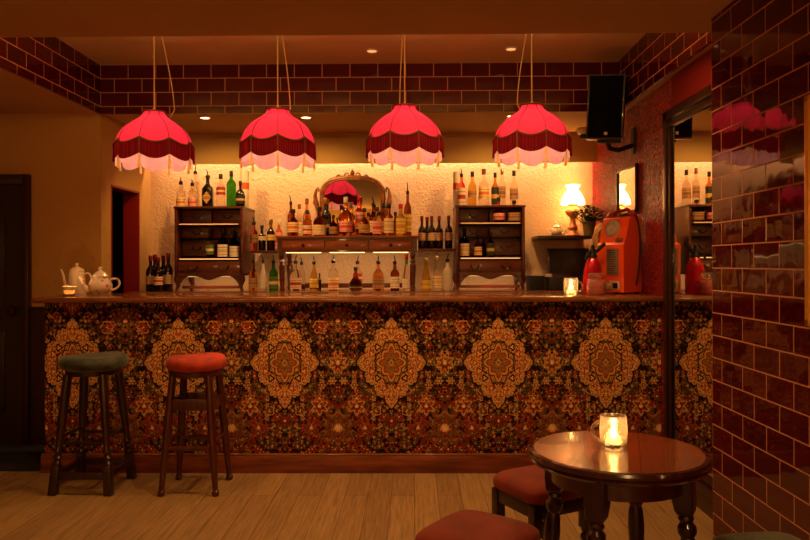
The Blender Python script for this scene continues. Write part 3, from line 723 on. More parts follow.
def bottle(px, yt, zs, Y, wpx, style, gl, lab, label, cap='black', pourer=False, group=None, lr=(.14, .5), sq=False, diamond=False, neck=None, band2=None):
    k = Y / F; p = atY(px, 250, Y); H = max(.09, atY(px, yt, Y).z - zs); Rr = wpx * k / 2
    t = thing('bottle', label, 'bottle', (p.x, Y, zs), 0, group)
    hg = H * (.80 if pourer else .90)
    prof = [(r * Rr, z_ * hg) for r, z_ in STY[style]]
    sqs = [(4.5 if (sq and z_ < .66) else (2.6 if sq and z_ < .73 else None)) for r, z_ in STY[style]]
    b = B(); lathe(b, prof, 20, sq=sqs if sq else None); obj('glass_body', b, M[gl], t)
    nr = STY[style][-1][0] * Rr
    capm = {'black': M['black'], 'gold': M['brass'], 'red': M['siphonred'], 'wood': M['bartop'], 'white': M['whiteplastic'], 'foil': M['redpaint']}[cap]
    b = B()
    if pourer:
        lathe(b, [(nr * .95, hg - .012), (nr * 1.05, hg), (nr * 1.1, hg + .010), (nr * .7, hg + .018), (0, hg + .018)], 12); obj('pourer_cork', b, capm, t)
        b = B(); tl = H - hg - .016; lean = random.uniform(-.3, .3) * tl
        tube(b, [(0, 0, hg + .016), (lean * .2, 0, hg + .016 + tl * .5), (lean, 0, hg + .016 + tl)], [.005, .0045, .003], 8); obj('pourer_spout', b, M['chrome'] if cap != 'black' else M['black'], t)
    else:
        lathe(b, [(nr * 1.02, hg - H * .05), (nr * 1.08, hg - H * .045), (nr * 1.08, H - .003), (nr * .95, H), (0, H)], 14); obj('cap', b, capm, t)
    if neck:
        b = B(); lathe(b, [(STY[style][-3][0] * Rr * 1.06 + .0006, hg * .80), (STY[style][-3][0] * Rr * 1.06 + .0006, hg * .95)], 16, cap=False); obj('neck_foil', b, M[neck], t)
    if lab:
        z0, z1 = lr[0] * hg, lr[1] * hg; e = 4.5
        b = B()
        def rad(z_):   # outline radius at that height
            for i in range(1, len(prof)):
                if prof[i][1] >= z_ - 1e-9 and prof[i][1] > prof[i - 1][1]:
                    f_ = (z_ - prof[i - 1][1]) / (prof[i][1] - prof[i - 1][1]); return prof[i - 1][0] + f_ * (prof[i][0] - prof[i - 1][0])
            return Rr
        if diamond:
            zm, zh = (z0 + z1) / 2, (z1 - z0) / 2
            prism(b, [(-Rr * .9, zm), (0, zm - zh), (Rr * .9, zm), (0, zm + zh)], 'y', -Rr * 1.03, -Rr * .99)
        else:
            zz = [z0 + (z1 - z0) * i / 6 for i in range(7)]
            lathe(b, [(rad(z_) * 1.02 + .0008, z_) for z_ in zz], 22, a0=R(-90 - 98), a1=R(-90 + 98), sq=[e] * 7 if sq else None, cap=False)
        obj('label', b, M['label_' + lab], t)
    if band2:
        b = B(); zz = [hg * .56, hg * .66]; lathe(b, [(rad(z_) * 1.02 + .0008, z_) for z_ in zz], 20, cap=False); obj('collar_label', b, M['label_' + band2], t)
    return t
def tin(px, yt, zs, Y, wpx, label):
    k = Y / F; p = atY(px, 250, Y); H = atY(px, yt, Y).z - zs; r = wpx * k / 2
    t = thing('gift_tube', label, 'tube', (p.x, Y, zs), 0)
    b = B(); lathe(b, [(0, 0), (r, 0), (r, H - .012), (r * .98, H - .01), (r * .98, H), (0, H)], 24); obj('tube_body', b, M['whiteplastic'], t)
    b = B(); lathe(b, [(r * 1.015, H * .5), (r * 1.015, H * .68)], 24, cap=False); obj('orange_band', b, M['label_orange2'], t)
M['label_orange2'] = pm('orange_band', (196, 84, 34), .6)
zl = zc(205.5)          # chest tops
zl2 = zc(222.5); zl4 = zc(257.5)
G1 = 'bottles on top of the left chest'
bottle(181, 177, zl, 6.12, 8.5, 'spirit', 'clear_glass', 'orange', 'clear bottle with orange label and black pourer, leftmost on the left chest top', pourer=True, group=G1, lr=(.05, .42))
bottle(192.5, 179, zl, 6.05, 8, 'slim', 'clear_glass', 'pink', 'clear bottle with pinkish label and bent pourer, second on the left chest top', pourer=True, group=G1, lr=(.05, .4))
bottle(195.5, 164, zl, 6.24, 8, 'slim', 'clear_glass', None, 'tall plain clear bottle with dark stopper at the back of the left chest top', pourer=True, group=G1)
bottle(208, 169.5, zl, 6.08, 10.5, 'spirit', 'black_glass', 'gold', 'black bottle with gold diamond label on the left chest top', pourer=True, group=G1, lr=(.12, .52), sq=True, diamond=True)
bottle(221, 174, zl, 6.1, 8.5, 'slim', 'clear_glass', 'fullred', 'clear bottle with red label beside the green bottle', group=G1, lr=(.42, .68))
bottle(231.5, 171, zl, 6.12, 9.6, 'green', 'green_glass', None, 'bright green bottle on the left chest top', group=G1, cap='black')
bottle(240.5, 181, zl, 6.02, 9.2, 'squat', 'black_glass', 'black', 'short black bottle in front of the white tube on the left chest', group=G1)
tin(245, 171, zl, 6.16, 8.6, 'white cardboard bottle tube with orange band at right end of the left chest')
G2 = 'bottles on the ledge of the left chest'
bottle(210, 225, zl4, 5.978, 8.2, 'spirit', 'yellow_glass', 'green', 'pale bottle with green label, leftmost on the lit ledge of the left chest', pourer=True, group=G2)
bottle(223, 228, zl4, 5.978, 9.4, 'spirit', 'blue_glass', 'white', 'bluish bottle with white label, middle of the left chest ledge', group=G2, sq=True, lr=(.05, .5))
bottle(234.5, 227, zl4, 5.978, 9.4, 'spirit', 'dark_green_glass', 'white', 'dark green bottle with white label, rightmost on the left chest ledge', group=G2, pourer=True, lr=(.05, .48))
G3 = 'red wine bottles left of the left chest'
for px, yt, Y, lb in ((150.5, 255.5, 6.0, 'dark wine bottle with pale label, leftmost of the wine cluster by the doorway'), (158.2, 257, 5.92, 'dark wine bottle with red-marked label, front middle of the wine cluster'), (168.2, 253, 6.0, 'dark wine bottle with pale label, rightmost of the wine cluster by the left chest'),
                      (154.8, 254.5, 6.10, 'dark wine bottle behind, between the left and middle wine bottles'), (163.2, 255.5, 6.20, 'dark wine bottle behind, between the middle and right wine bottles')):
    bottle(px, yt, ZK, Y, 9, 'wine', 'wine_glass', 'wine' if Y != 5.92 else 'red', lb, cap='foil', group=G3, lr=(.22, .48))
G4 = 'bottles on the narrow shelf left of the desk unit'
bottle(254, 217, zs1, 6.12, 7.6, 'slim', 'pink_glass', 'tan', 'slim clear rosy bottle with pourer, leftmost on the shelf by the left chest', pourer=True, group=G4, lr=(.3, .6))
bottle(262, 225, zs1, 6.1, 7.6, 'spirit', 'black_glass', 'cream', 'short dark bottle with cream label on the narrow left shelf', group=G4, lr=(.45, .62))
bottle(271, 219, zs1, 6.14, 8.2, 'wine', 'wine_glass', 'yellow', 'dark bottle with gold neck and yellow label on the narrow left shelf', cap='gold', group=G4, neck='brass', lr=(.36, .56))
bottle(279, 220, zs1 + .0, 6.3, 7.4, 'slim', 'pink_glass', 'pink', 'pink bottle with pink label partly behind the desk unit', group=G4, cap='white', lr=(.1, .66))
G5 = 'bottles on the back counter below the left shelf'
bottle(253, 254, ZK, 6.02, 8.4, 'squat', 'amber_glass', 'tan', 'amber bottle with pourer under the narrow left shelf, next to the left chest', pourer=True, group=G5, lr=(.12, .44))
bottle(263, 255, ZK, 6.0, 7.6, 'cone', 'frosted_glass', 'white', 'white bottle with slim pourer under the narrow left shelf', pourer=True, group=G5, lr=(.1, .36))
bottle(273.5, 254.5, ZK, 5.96, 8.8, 'spirit', 'green_glass', 'green', 'green-labelled clear bottle under the narrow left shelf', pourer=True, group=G5, lr=(.1, .5))
bottle(280.3, 255, ZK, 6.22, 6.6, 'wine', 'clear_glass', 'orange', 'clear bottle with orange neck behind the green-labelled bottle', cap='wood', group=G5)
G6 = 'bottles on the desk unit'
zd = zdesk
D_ = [(291, 195, 6.28, 7, 'wine', 'dark_amber_glass', None, 'tall amber bottle with black pourer at left end of the desk top', dict(pourer=True)),
      (293, 209, 6.0, 11, 'spirit', 'dark_amber_glass', 'orange', 'broad amber bottle in front at left end of the desk top', dict(lr=(.16, .56))),
      (299.5, 204, 6.3, 7, 'slim', 'clear_glass', 'cream', 'clear bottle behind, between the first two amber bottles on the desk top', dict(cap='wood')),
      (307, 198.5, 6.22, 8, 'spirit', 'amber_glass', 'tan', 'tall amber bottle behind the short amber one, left of gilt mirror', dict(cap='wood')),
      (307.5, 210, 6.02, 9, 'spirit', 'amber_glass', 'red', 'short amber bottle with red-marked label, left of gilt mirror', dict(lr=(.1, .46))),
      (319.5, 207, 6.0, 12.4, 'squat', 'dark_amber_glass', 'cream', 'squat dark bottle with cream label at the left foot of the gilt mirror', dict(lr=(.05, .42))),
      (325.5, 198, 6.2, 8, 'wine', 'black_glass', 'black', 'tall black bottle with yellow cap against left side of gilt mirror', dict(cap='gold')),
      (333.5, 215, 6.1, 8.6, 'squat', 'dark_amber_glass', 'tan', 'small dark bottle in front of the reflected lamp', dict()),
      (346, 197, 6.02, 12.5, 'squat', 'amber_glass', 'pink', 'round amber bottle with tall pale stopper in the middle of the desk top', dict(cap='white', lr=(.12, .42))),
      (341.5, 205, 6.16, 7, 'slim', 'clear_glass', None, 'slim clear bottle just left of the round amber bottle', dict()),
      (359, 195, 6.16, 7, 'slim', 'pink_glass', 'pink', 'tall slim pink bottle in front of the gilt mirror', dict(cap='red', lr=(.2, .66))),
      (364.5, 208, 6.0, 10.5, 'squat', 'yellow_glass', 'gold', 'squat golden bottle right of middle on the desk top', dict(lr=(.12, .45))),
      (373.5, 197, 6.2, 8, 'spirit', 'dark_amber_glass', 'cream', 'tall dark amber bottle against right side of gilt mirror', dict(pourer=True)),
      (377.3, 207, 6.0, 9, 'spirit', 'clear_glass', 'pink', 'clear bottle with pink label in front at the right foot of the gilt mirror', dict(lr=(.08, .56))),
      (383.5, 203, 6.14, 8, 'spirit', 'amber_glass', 'gold', 'amber bottle with gold label, fourth from right on the desk top', dict()),
      (389, 203.5, 6.0, 9.2, 'spirit', 'amber_glass', 'cream', 'amber bottle with cream label, third from right on the desk top', dict(lr=(.1, .6))),
      (395.5, 212, 6.2, 7, 'spirit', 'dark_amber_glass', None, 'small dark bottle at the back near the right end of the desk top', dict()),
      (400.8, 204, 6.0, 9.2, 'spirit', 'yellow_glass', 'yellow', 'pale yellow bottle with red cap, second from right on the desk top', dict(cap='red', lr=(.08, .6))),
      (407.8, 182, 6.08, 7.6, 'wine', 'dark_amber_glass', 'yellow', 'tall dark bottle with yellow label and long pourer at right end of desk top', dict(pourer=True, lr=(.1, .5)))]
for px, yt, Y, w_, st, gl, lab, lb, kw in D_: bottle(px, yt, zd, Y, w_, st, gl, lab, lb, group=G6, **kw)
G7 = 'bottles standing under the desk unit'
D_ = [(295.5, 255, 5.96, 11, 'squat', 'clear_glass', 'red', 'clear bottle with red label, leftmost under the desk unit', dict(pourer=True, lr=(.08, .46))),
      (301.5, 257, 6.2, 7, 'slim', 'clear_glass', None, 'plain clear bottle behind the leftmost one under the desk unit', dict(pourer=True)),
      (314, 256, 6.0, 8.6, 'cone', 'yellow_glass', 'yellow', 'yellow bottle with pourer, second under the desk unit', dict(pourer=True, lr=(.12, .44))),
      (319.5, 273, 6.12, 3.6, 'slim', 'black_glass', None, 'very small dark bottle beside the yellow bottle under the desk unit', dict()),
      (333.3, 254.5, 6.0, 10, 'spirit', 'clear_glass', 'orange', 'clear bottle with orange and white label under the desk unit', dict(pourer=True, lr=(.05, .45))),
      (355.6, 267, 5.92, 13, 'bulb', 'dark_amber_glass', 'black', 'small round-bellied dark gold bottle under the desk unit', dict(lr=(.08, .3))),
      (357.5, 256, 6.14, 9, 'spirit', 'clear_glass', 'fullred', 'clear bottle with dark red label behind the round-bellied bottle', dict(pourer=True, lr=(.3, .62))),
      (378.3, 255.5, 5.98, 11, 'squat', 'amber_glass', 'tan', 'broad golden bottle with pourer under the right drawer of the desk unit', dict(pourer=True, sq=True, lr=(.08, .44))),
      (394.8, 255.5, 5.98, 9, 'spirit', 'dark_amber_glass', 'white', 'dark amber bottle with white label under the desk unit, near its right leg', dict(pourer=True, lr=(.1, .5))),
      (406.3, 254, 5.98, 8.4, 'cone', 'clear_glass', 'white', 'clear bottle with green neck and red cap by the desk unit right leg', dict(cap='red', neck='greenfoil', lr=(.08, .36)))]
M['greenfoil'] = pm('green_foil', (60, 130, 50), .35)
for px, yt, Y, w_, st, gl, lab, lb, kw in D_: bottle(px, yt, ZK, Y, w_, st, gl, lab, lb, group=G7, **kw)
G8 = 'red wine bottles on the narrow shelf right of the desk unit'
for i, (px, yt, Y, lb) in enumerate(((422, 216, 6.1, 'red wine bottle with pale label, first from the left on the narrow right shelf'), (427.2, 217, 6.2, 'red wine bottle, second from the left and set back on the narrow right shelf'), (431.8, 216, 6.08, 'red wine bottle, third from the left on the narrow right shelf'),
                              (439.3, 216, 6.08, 'red wine bottle, fourth from the left on the narrow right shelf'), (448.7, 215.5, 6.1, 'red wine bottle, rightmost on the narrow right shelf beside the right chest'))):
    bottle(px, yt, zs2, Y, 7.6, 'wine', 'wine_glass', 'wine', lb, cap='foil', group=G8, lr=(.28, .54))
G9 = 'bottles on the back counter below the right shelf'
bottle(426, 252, ZK, 5.98, 9.4, 'cone', 'yellow_glass', 'yellow', 'clear golden bottle with yellow label and silver pourer under the wine shelf', pourer=True, cap='white', group=G9, lr=(.08, .34))
bottle(437, 250, ZK, 5.98, 8.6, 'cone', 'clear_glass', 'cream', 'clear bottle with floral cream label in the middle under the wine shelf', pourer=True, cap='white', group=G9, lr=(.1, .46))
bottle(447.5, 253.5, ZK, 5.98, 9, 'slim', 'frosted_glass', None, 'white frosted bottle under the wine shelf beside the right chest', pourer=True, cap='black', group=G9)
G10 = 'bottles on top of the right chest'
tin(457.3, 172, zl, 6.2, 8.4, 'white cardboard bottle tube with orange band at left end of the right chest')
bottle(461.8, 168, zl, 6.08, 7.2, 'slim', 'pink_glass', 'red', 'clear bottle with red stripe and pourer before the white tube on right chest', pourer=True, group=G10, lr=(.05, .6))
bottle(472.5, 171.5, zl, 6.1, 8.4, 'wine', 'yellow_glass', 'tan', 'yellowish bottle with black cap on the right chest top, second from left', group=G10, lr=(.3, .5))
bottle(484, 169, zl, 6.1, 9.6, 'spirit', 'clear_glass', 'orange', 'clear bottle with wide orange label and wooden stopper on the right chest top', cap='wood', group=G10, lr=(.22, .58))
bottle(495.3, 172.5, zl, 6.08, 7.2, 'spirit', 'amber_glass', 'greenblack', 'amber bottle with green and black label on the right chest top', group=G10, lr=(.06, .62))
bottle(502.3, 169, zl, 6.18, 6.8, 'slim', 'clear_glass', 'tan', 'slim clear bottle with tan label and wooden stopper on the right chest top', cap='wood', group=G10, lr=(.25, .6))
bottle(514.2, 170.5, zl, 6.14, 8, 'spirit', 'clear_glass', 'tan', 'clear bottle with black cap, rightmost on the right chest top', group=G10, lr=(.22, .56))
G11 = 'bottles on the ledges of the right chest'
bottle(498.7, 197.5, zl2, 5.978, 12.5, 'bulb', 'pink_glass', 'pink', 'round clear bottle with red contents on the upper ledge of the right chest', group=G11, lr=(.1, .4))
bottle(514.2, 200.5, zl2, 5.978, 12, 'squat', 'amber_glass', 'tan', 'broad amber bottle with tan label on the upper ledge of the right chest', group=G11, sq=True, lr=(.08, .48))
bottle(464.5, 224, zl4, 5.978, 9.2, 'spirit', 'dark_green_glass', 'cream', 'dark green bottle with big cream label on the lower ledge of the right chest', pourer=True, group=G11, lr=(.06, .52))
bottle(478, 234, zl4, 5.978, 7.8, 'squat', 'amber_glass', 'orange', 'short amber bottle with orange label on the lower ledge of the right chest', group=G11, lr=(.1, .5))
bottle(483.5, 236, zl4, 6.0, 4.6, 'slim', 'dark_amber_glass', None, 'small dark bottle beside the short amber one on the right chest ledge', group=G11)
bottle(490.3, 232, zl4, 5.978, 7.6, 'spirit', 'dark_amber_glass', 'greenblack', 'dark bottle with slanted striped label on the lower ledge of the right chest', group=G11, sq=True, lr=(.08, .62))

# ------------------------------------------------------------------ things at the right end
# oil lamp
p = atY(573.5, 236, 6.3); k = 6.3 / F
t = thing('oil_lamp', 'lit oil lamp with glowing white shade on the dark corner shelf', 'lamp', (p.x - .005, 6.3, zs3))
b = B(); lathe(b, [(0, 0), (.062, 0), (.064, .012), (.045, .025), (.034, .05), (.042, .075), (.03, .10), (.022, .13), (.026, .16), (.055, .19), (.068, .215), (.06, .235), (.035, .245), (.03, .26), (.045, .27), (.045, .285), (0, .285)], 24); obj('lamp_base', b, M['lampbase'], t)
b = B(); lathe(b, [(.10, .275), (.102, .29), (.094, .325), (.075, .365), (.055, .39), (.045, .405), (.058, .43), (.064, .445)], 28, cap=False); obj('lamp_shade', b, M['lampglass'], t)
b = B(); lathe(b, [(.02, .285), (.03, .31), (.022, .36), (.018, .44)], 16, cap=False); obj('glass_chimney', b, M['bulb'], t)
LAMP = Vector((p.x - .005, 6.3, zs3 + .34))
# plant
p = atY(589, 235, 6.16)
t = thing('potted_plant', 'small leafy plant in an olive pot on the corner shelf', 'plant', (p.x, 6.16, zs3))
b = B(); lathe(b, [(0, 0), (.042, 0), (.055, .10), (.06, .102), (.06, .118), (.052, .118), (.048, .10), (0, .10)], 20); obj('plant_pot', b, M['pot'], t)
for mi, (nm, mt, n) in enumerate((('leaves', 'leaf', 190), ('dark_leaves', 'leafdark', 80))):
    b = B(); rnd = random.Random(4 + mi)
    for i in range(n):
        a = rnd.uniform(0, 6.283); rr = rnd.uniform(.0, .125); zz = .115 + rnd.uniform(0, .13) * (1 - rr * 3.6) + .01
        c = Vector((rr * math.cos(a), rr * math.sin(a) * .8, zz)); d = Vector((math.cos(a), math.sin(a), rnd.uniform(-.4, .9))).normalized(); sd = d.cross(Vector((0, 0, 1))).normalized()
        l = rnd.uniform(.03, .05); w_ = l * .36; nrm = sd.cross(d) * .004
        vs = [b.verts.new(q) for q in (c, c + d * l * .5 + sd * w_ + nrm, c + d * l, c + d * l * .5 - sd * w_ + nrm)]
        b.faces.new(vs)
        if i % 3 == 0: tube(b, [(0, 0, .1), tuple(c * .6 + Vector((0, 0, .05))), tuple(c)], .0016, 5)
    obj(nm, b, M[mt], t)
# small teapot on the shelf
def teapot(label, loc, Rr, Hb, kind, mat, lidmat, flip=1, spout_h=.8):
    t = thing('teapot', label, 'teapot', loc)
    if kind == 'round':
        prof = [(0, 0), (.62 * Rr, 0), (.66 * Rr, .05 * Hb), (.60 * Rr, .09 * Hb), (.86 * Rr, .22 * Hb), (1.0 * Rr, .42 * Hb), (.98 * Rr, .58 * Hb), (.82 * Rr, .80 * Hb), (.62 * Rr, .97 * Hb), (.66 * Rr, Hb), (0, Hb)]
        lid = [(.70 * Rr, Hb), (.72 * Rr, Hb * 1.04), (.58 * Rr, Hb * 1.14), (.36 * Rr, Hb * 1.28), (.16 * Rr, Hb * 1.34), (.12 * Rr, Hb * 1.40), (.20 * Rr, Hb * 1.47), (.12 * Rr, Hb * 1.54), (0, Hb * 1.56)]
    else:
        prof = [(0, 0), (.98 * Rr, 0), (1.0 * Rr, .03 * Hb), (.92 * Rr, .5 * Hb), (.88 * Rr, .86 * Hb), (.80 * Rr, .96 * Hb), (.6 * Rr, Hb), (0, Hb)]
        lid = [(.84 * Rr, Hb * .97), (.80 * Rr, Hb * 1.03), (.55 * Rr, Hb * 1.12), (.3 * Rr, Hb * 1.16), (.12 * Rr, Hb * 1.19), (.22 * Rr, Hb * 1.25), (.18 * Rr, Hb * 1.32), (0, Hb * 1.34)]
    b = B(); lathe(b, prof, 28); obj('pot_body', b, mat, t)
    b = B(); lathe(b, lid, 24, cap=False); obj('lid', b, lidmat, t)
    s_ = -flip
    b = B(); pts = bez((s_ * Rr * .85, 0, Hb * .25), (s_ * Rr * 1.5, 0, Hb * .2), (s_ * Rr * 1.35, 0, Hb * .75), (s_ * Rr * 1.85, 0, Hb * (spout_h + .15)), 10)
    tube(b, pts, [Rr * (.30 - .19 * (i / 10) ** .7) for i in range(11)], 10); obj('spout', b, mat, t)
    s_ = flip
    b = B(); pts = bez((s_ * Rr * .78, 0, Hb * .84), (s_ * Rr * 1.95, 0, Hb * 1.1), (s_ * Rr * 1.9, 0, Hb * .3), (s_ * Rr * .92, 0, Hb * .28), 14)
    tube(b, pts, Rr * .10, 10); obj('handle', b, mat, t)
    return t
p = atY(556.5, 235, 6.22); teapot('tiny floral teapot on the dark corner shelf left of the oil lamp', (p.x, 6.22, zs3), .048, .075, 'round', M['cupband'], M['chinaplain'], -1)
# lower shelf and ornament
p = atY(604, 260, 5.6)
b = B(); box(b, p.x - .08, XR - .002, 5.5, 5.78, p.z - .025, p.z, .003); tag(obj('wall_shelf', b, M['door']), 'small dark wall shelf half hidden behind the red payphone', 'shelf'); zo_ = p.z
t = thing('ornament', 'cream moulded ornament with round boss behind the red payphone', 'ornament', (atY(605, 240, 5.6).x, 5.62, zo_), R(-8))
b = B(); lathe(b, [(0, 0), (.075, 0), (.08, .02), (.07, .06), (.078, .12), (.085, .18), (.07, .25), (.04, .285), (0, .29)], 20, sq=[4] * 9)
obj('ornament_body', b, M['ornament'], t)
b = B(); lathe(b, [(0, 0), (.02, 0), (.028, -.012), (.04, -.004), (.055, -.014), (.062, 0.0), (.062, .02)][::-1], 24, mtx=Matrix.Translation((0, -.085, .19)) @ Matrix.Rotation(R(90), 4, 'X') @ Matrix.Scale(-1, 4, (0, 0, 1))); obj('boss', b, M['ornament'], t)

# cash register under the shelf and card machine
p = atY(569, 290, 6.1); k = 6.1 / F
t = thing('cash_register', 'dark cash register with tilted screen under the corner shelf', 'cash register', (p.x, 6.14, ZK))
b = B(); box(b, -.19, .19, -.17, .17, 0, .11, .008); obj('cash_drawer', b, M['black'], t)
mx = Matrix.Translation((0, .02, .12)) @ Matrix.Rotation(R(-14), 4, 'X')
b = B(); box(b, -.165, .19, -.015, .015, 0, .235, .006, mtx=mx); obj('screen_case', b, M['frame'], t)
b = B(); box(b, -.15, .175, -.018, -.012, .018, .22, mtx=mx); obj('screen', b, M['screen'], t)
b = B(); box(b, -.21, -.16, -.13, -.06, .11, .135, .003); obj('receipt_slot', b, M['whiteplastic'], t)
p = atY(536.5, 290, 6.05)
t = thing('card_terminal', 'small black box with handle between right chest and cash register', 'box', (p.x, 6.08, ZK))
b = B(); box(b, -.07, .06, -.08, .08, 0, .12, .008); obj('case', b, M['black'], t)
b = B(); box(b, -.05, .045, -.086, -.08, .075, .082); box(b, -.02, .02, -.086, -.08, .02, .026); obj('front_slot', b, M['darkmetal'], t)

# payphone on the bar
pp = atY(629, 291, 5.05)
t = thing('payphone', 'orange-red enamelled payphone with rotary dial on right end of bar', 'telephone', (1.428, 5.06, ZT), R(-53))
w2, dd, Hh = .110, .098, .545
side = [(-dd, .012), (-dd, .335), (-dd + .012, .35), (-dd + .02, .352), (-.035, .51), (-.02, .528), (dd - .02, .532), (dd, .51), (dd, .012)]
b = B(); prism(b, side, 'x', -w2, w2); 
bmesh.ops.bevel(b, geom=[e for e in b.edges if len(e.link_faces) == 2 and e.calc_face_angle(0) > .5], offset=.006, segments=2, profile=.5, affect='EDGES')
obj('phone_body', b, M['phone'], t, smooth=30)
b = B()
for sx in (-1, 1):
    for sy in (-1, 1): lathe(b, [(0, 0), (.014, 0), (.014, .014), (0, .014)], 10, sx * (w2 - .025), sy * (dd - .025))
obj('foot', b, M['black'], t)
sl = math.atan2(.51 - .352, -.035 + dd - .02)           # slope of dial face
fm = Matrix.Translation((0, (-dd + .02 - .035) / 2, (.352 + .51) / 2)) @ Matrix.Rotation(sl, 4, 'X')
b = B(); lathe(b, [(0, .022), (.02, .022), (.022, .014), (.05, .012), (.056, .004), (.058, 0), (.07, 0)], 32, mtx=fm @ Matrix.Translation((-.018, .022, 0)), cap=False)
for i in range(10):
    a = R(40 + i * 29); lathe(b, [(.0075, .0), (.0095, .006), (.0075, .008), (.0055, .004)], 10, mtx=fm @ Matrix.Translation((-.018 + .037 * math.cos(a), .022 + .037 * math.sin(a), .012)), cap=False)
obj('rotary_dial', b, M['dialmetal'], t)
b = B(); box(b, .028, .088, -.082, -.05, -.001, .006, .002, mtx=fm); obj('coin_slot', b, M['chrome'], t)
b = B(); box(b, -.03, .07, -dd - .004, -dd + .001, .125, .31); np_ = obj('notice_plate', b, M['plate'], t)
b = B(); rnd = random.Random(3)
for i in range(11):
    z_ = .30 - i * .0155; box(b, -.022, rnd.uniform(.03, .062), -dd - .0055, -dd - .0035, z_ - .0035, z_)
obj('notice_lines', b, M['black'], np_)
b = B(); box(b, -.04, .075, -dd - .006, -dd + .001, .03, .088, .002); rp = obj('coin_return', b, M['dialmetal'], t)
b = B(); box(b, .025, .065, -dd - .008, -dd - .004, .038, .075); obj('return_hole', b, M['black'], rp)
b = B(); tube(b, [(-w2 * .8, .03, .548), (-w2 * .4, .03, .566), (w2 * .4, .03, .583), (w2 * .8, .03, .548)], [.016, .013, .013, .016], 10)
for sx in (-1, 1): lathe(b, [(0, 0), (.028, 0), (.03, .012), (.018, .032), (0, .036)], 16, sx * w2 * .82, .03, .53)
obj('handset', b, M['phonedark'], t)
b = B(); tube(b, bez((w2 * .82, .035, .56), (w2 + .05, .05, .5), (w2 + .02, .06, .2), (w2 + .006, .03, .06), 14), .006, 7); obj('handset_cord', b, M['black'], t)

# soda siphon
p = atY(592.8, 293, 4.98)
t = thing('soda_siphon', 'red metallic soda siphon with black head beside the payphone', 'siphon', (p.x, 4.98, ZT))
b = B(); lathe(b, [(0, 0), (.062, 0), (.066, .008), (.067, .10), (.062, .16), (.048, .21), (.034, .238), (.028, .25), (0, .25)], 28); obj('siphon_body', b, M['siphonred'], t)
b = B(); lathe(b, [(.03, .245), (.032, .262), (.024, .275), (.022, .30), (.012, .31), (.01, .335), (0, .337)], 18, cap=False)
tube(b, bez((-.01, -.006, .275), (-.035, -.02, .285), (-.05, -.03, .27), (-.055, -.034, .235), 8), [.012, .011, .010, .009, .009, .008, .008, .008, .008], 9); obj('siphon_head', b, M['black'], t)
b = B(); mx, l = orient((.006, 0, .272), (.078, -.02, .345)); lathe(b, [(.01, 0), (.012, .03), (.012, l), (0, l + .004)], 10, mtx=mx); obj('lever', b, M['black'], t)
# red jar
p = atY(596.5, 293, 4.80)
t = thing('glass_jar', 'round glass jar of red contents on the bar before the soda siphon', 'jar', (p.x, 4.80, ZT))
b = B(); lathe(b, [(0, 0), (.052, 0), (.062, .02), (.064, .06), (.056, .092), (.044, .104), (.044, .114), (.05, .116), (.05, .122)], 26, cap=False); obj('jar_glass', b, M['jarglass'], t)
b = B(); lathe(b, [(0, .005), (.05, .005), (.059, .022), (.061, .06), (.053, .088), (0, .092)], 24); obj('red_contents', b, M['jarcontent'], t)
b = B(); lathe(b, [(.05, .122), (.053, .124), (.053, .138), (.045, .145), (0, .147)], 24, cap=False); obj('lid', b, M['jarglass'], t)
b = B(); tube(b, bez((.058, -.01, .09), (.105, -.02, .09), (.10, -.02, .03), (.062, -.01, .028), 12), .006, 8); obj('handle', b, M['clear_glass'], t)

# mugs with tealights
def mug(label, loc, r, h, hdir):
    t = thing('candle_mug', label, 'candle holder', loc)
    b = B(); lathe(b, [(0, 0), (r * .86, 0), (r * .96, .006), (r * 1.0, h * .3), (r * 1.03, h * .6), (r * .98, h * .82), (r * .97, h * .985), (r * .94, h), (r * .90, h * .985), (r * .90, h * .8), (r * .94, h * .55), (r * .92, h * .25), (r * .88, .014), (0, .012)], 32); obj('mug_glass', b, M['dimple'], t)
    b = B(); tube(b, bez((hdir * r * .92, 0, h * .78), (hdir * r * 1.85, -.005, h * .82), (hdir * r * 1.8, -.005, h * .2), (hdir * r * .95, 0, h * .2), 14), h * .06, 9); obj('handle', b, M['dimple'], t)
    b = B(); lathe(b, [(0, .0125), (r * .55, .0125), (r * .55, .0125 + h * .16), (0, .0125 + h * .15)], 20); obj('tealight', b, M['wax'], t)
    z_ = .0125 + h * .17
    b = B(); lathe(b, [(0, z_), (r * .30, z_ + h * .06), (r * .34, z_ + h * .14), (r * .2, z_ + h * .30), (0, z_ + h * .46)], 14); obj('flame', b, M['flame'], t)
    return Vector(loc) + Vector((0, 0, z_ + h * .52))
p = atY(571, 293, 4.88); C1 = mug('glass mug with a burning tealight on the bar left of the siphon', (p.x, 4.88, ZT), .047, .112, 1)
TZ = .70
p = atZ(613.5, 446, TZ); C2 = mug('dimpled glass mug with a burning tealight on the round table', (p.x, p.y, TZ), .047, .108, -1)

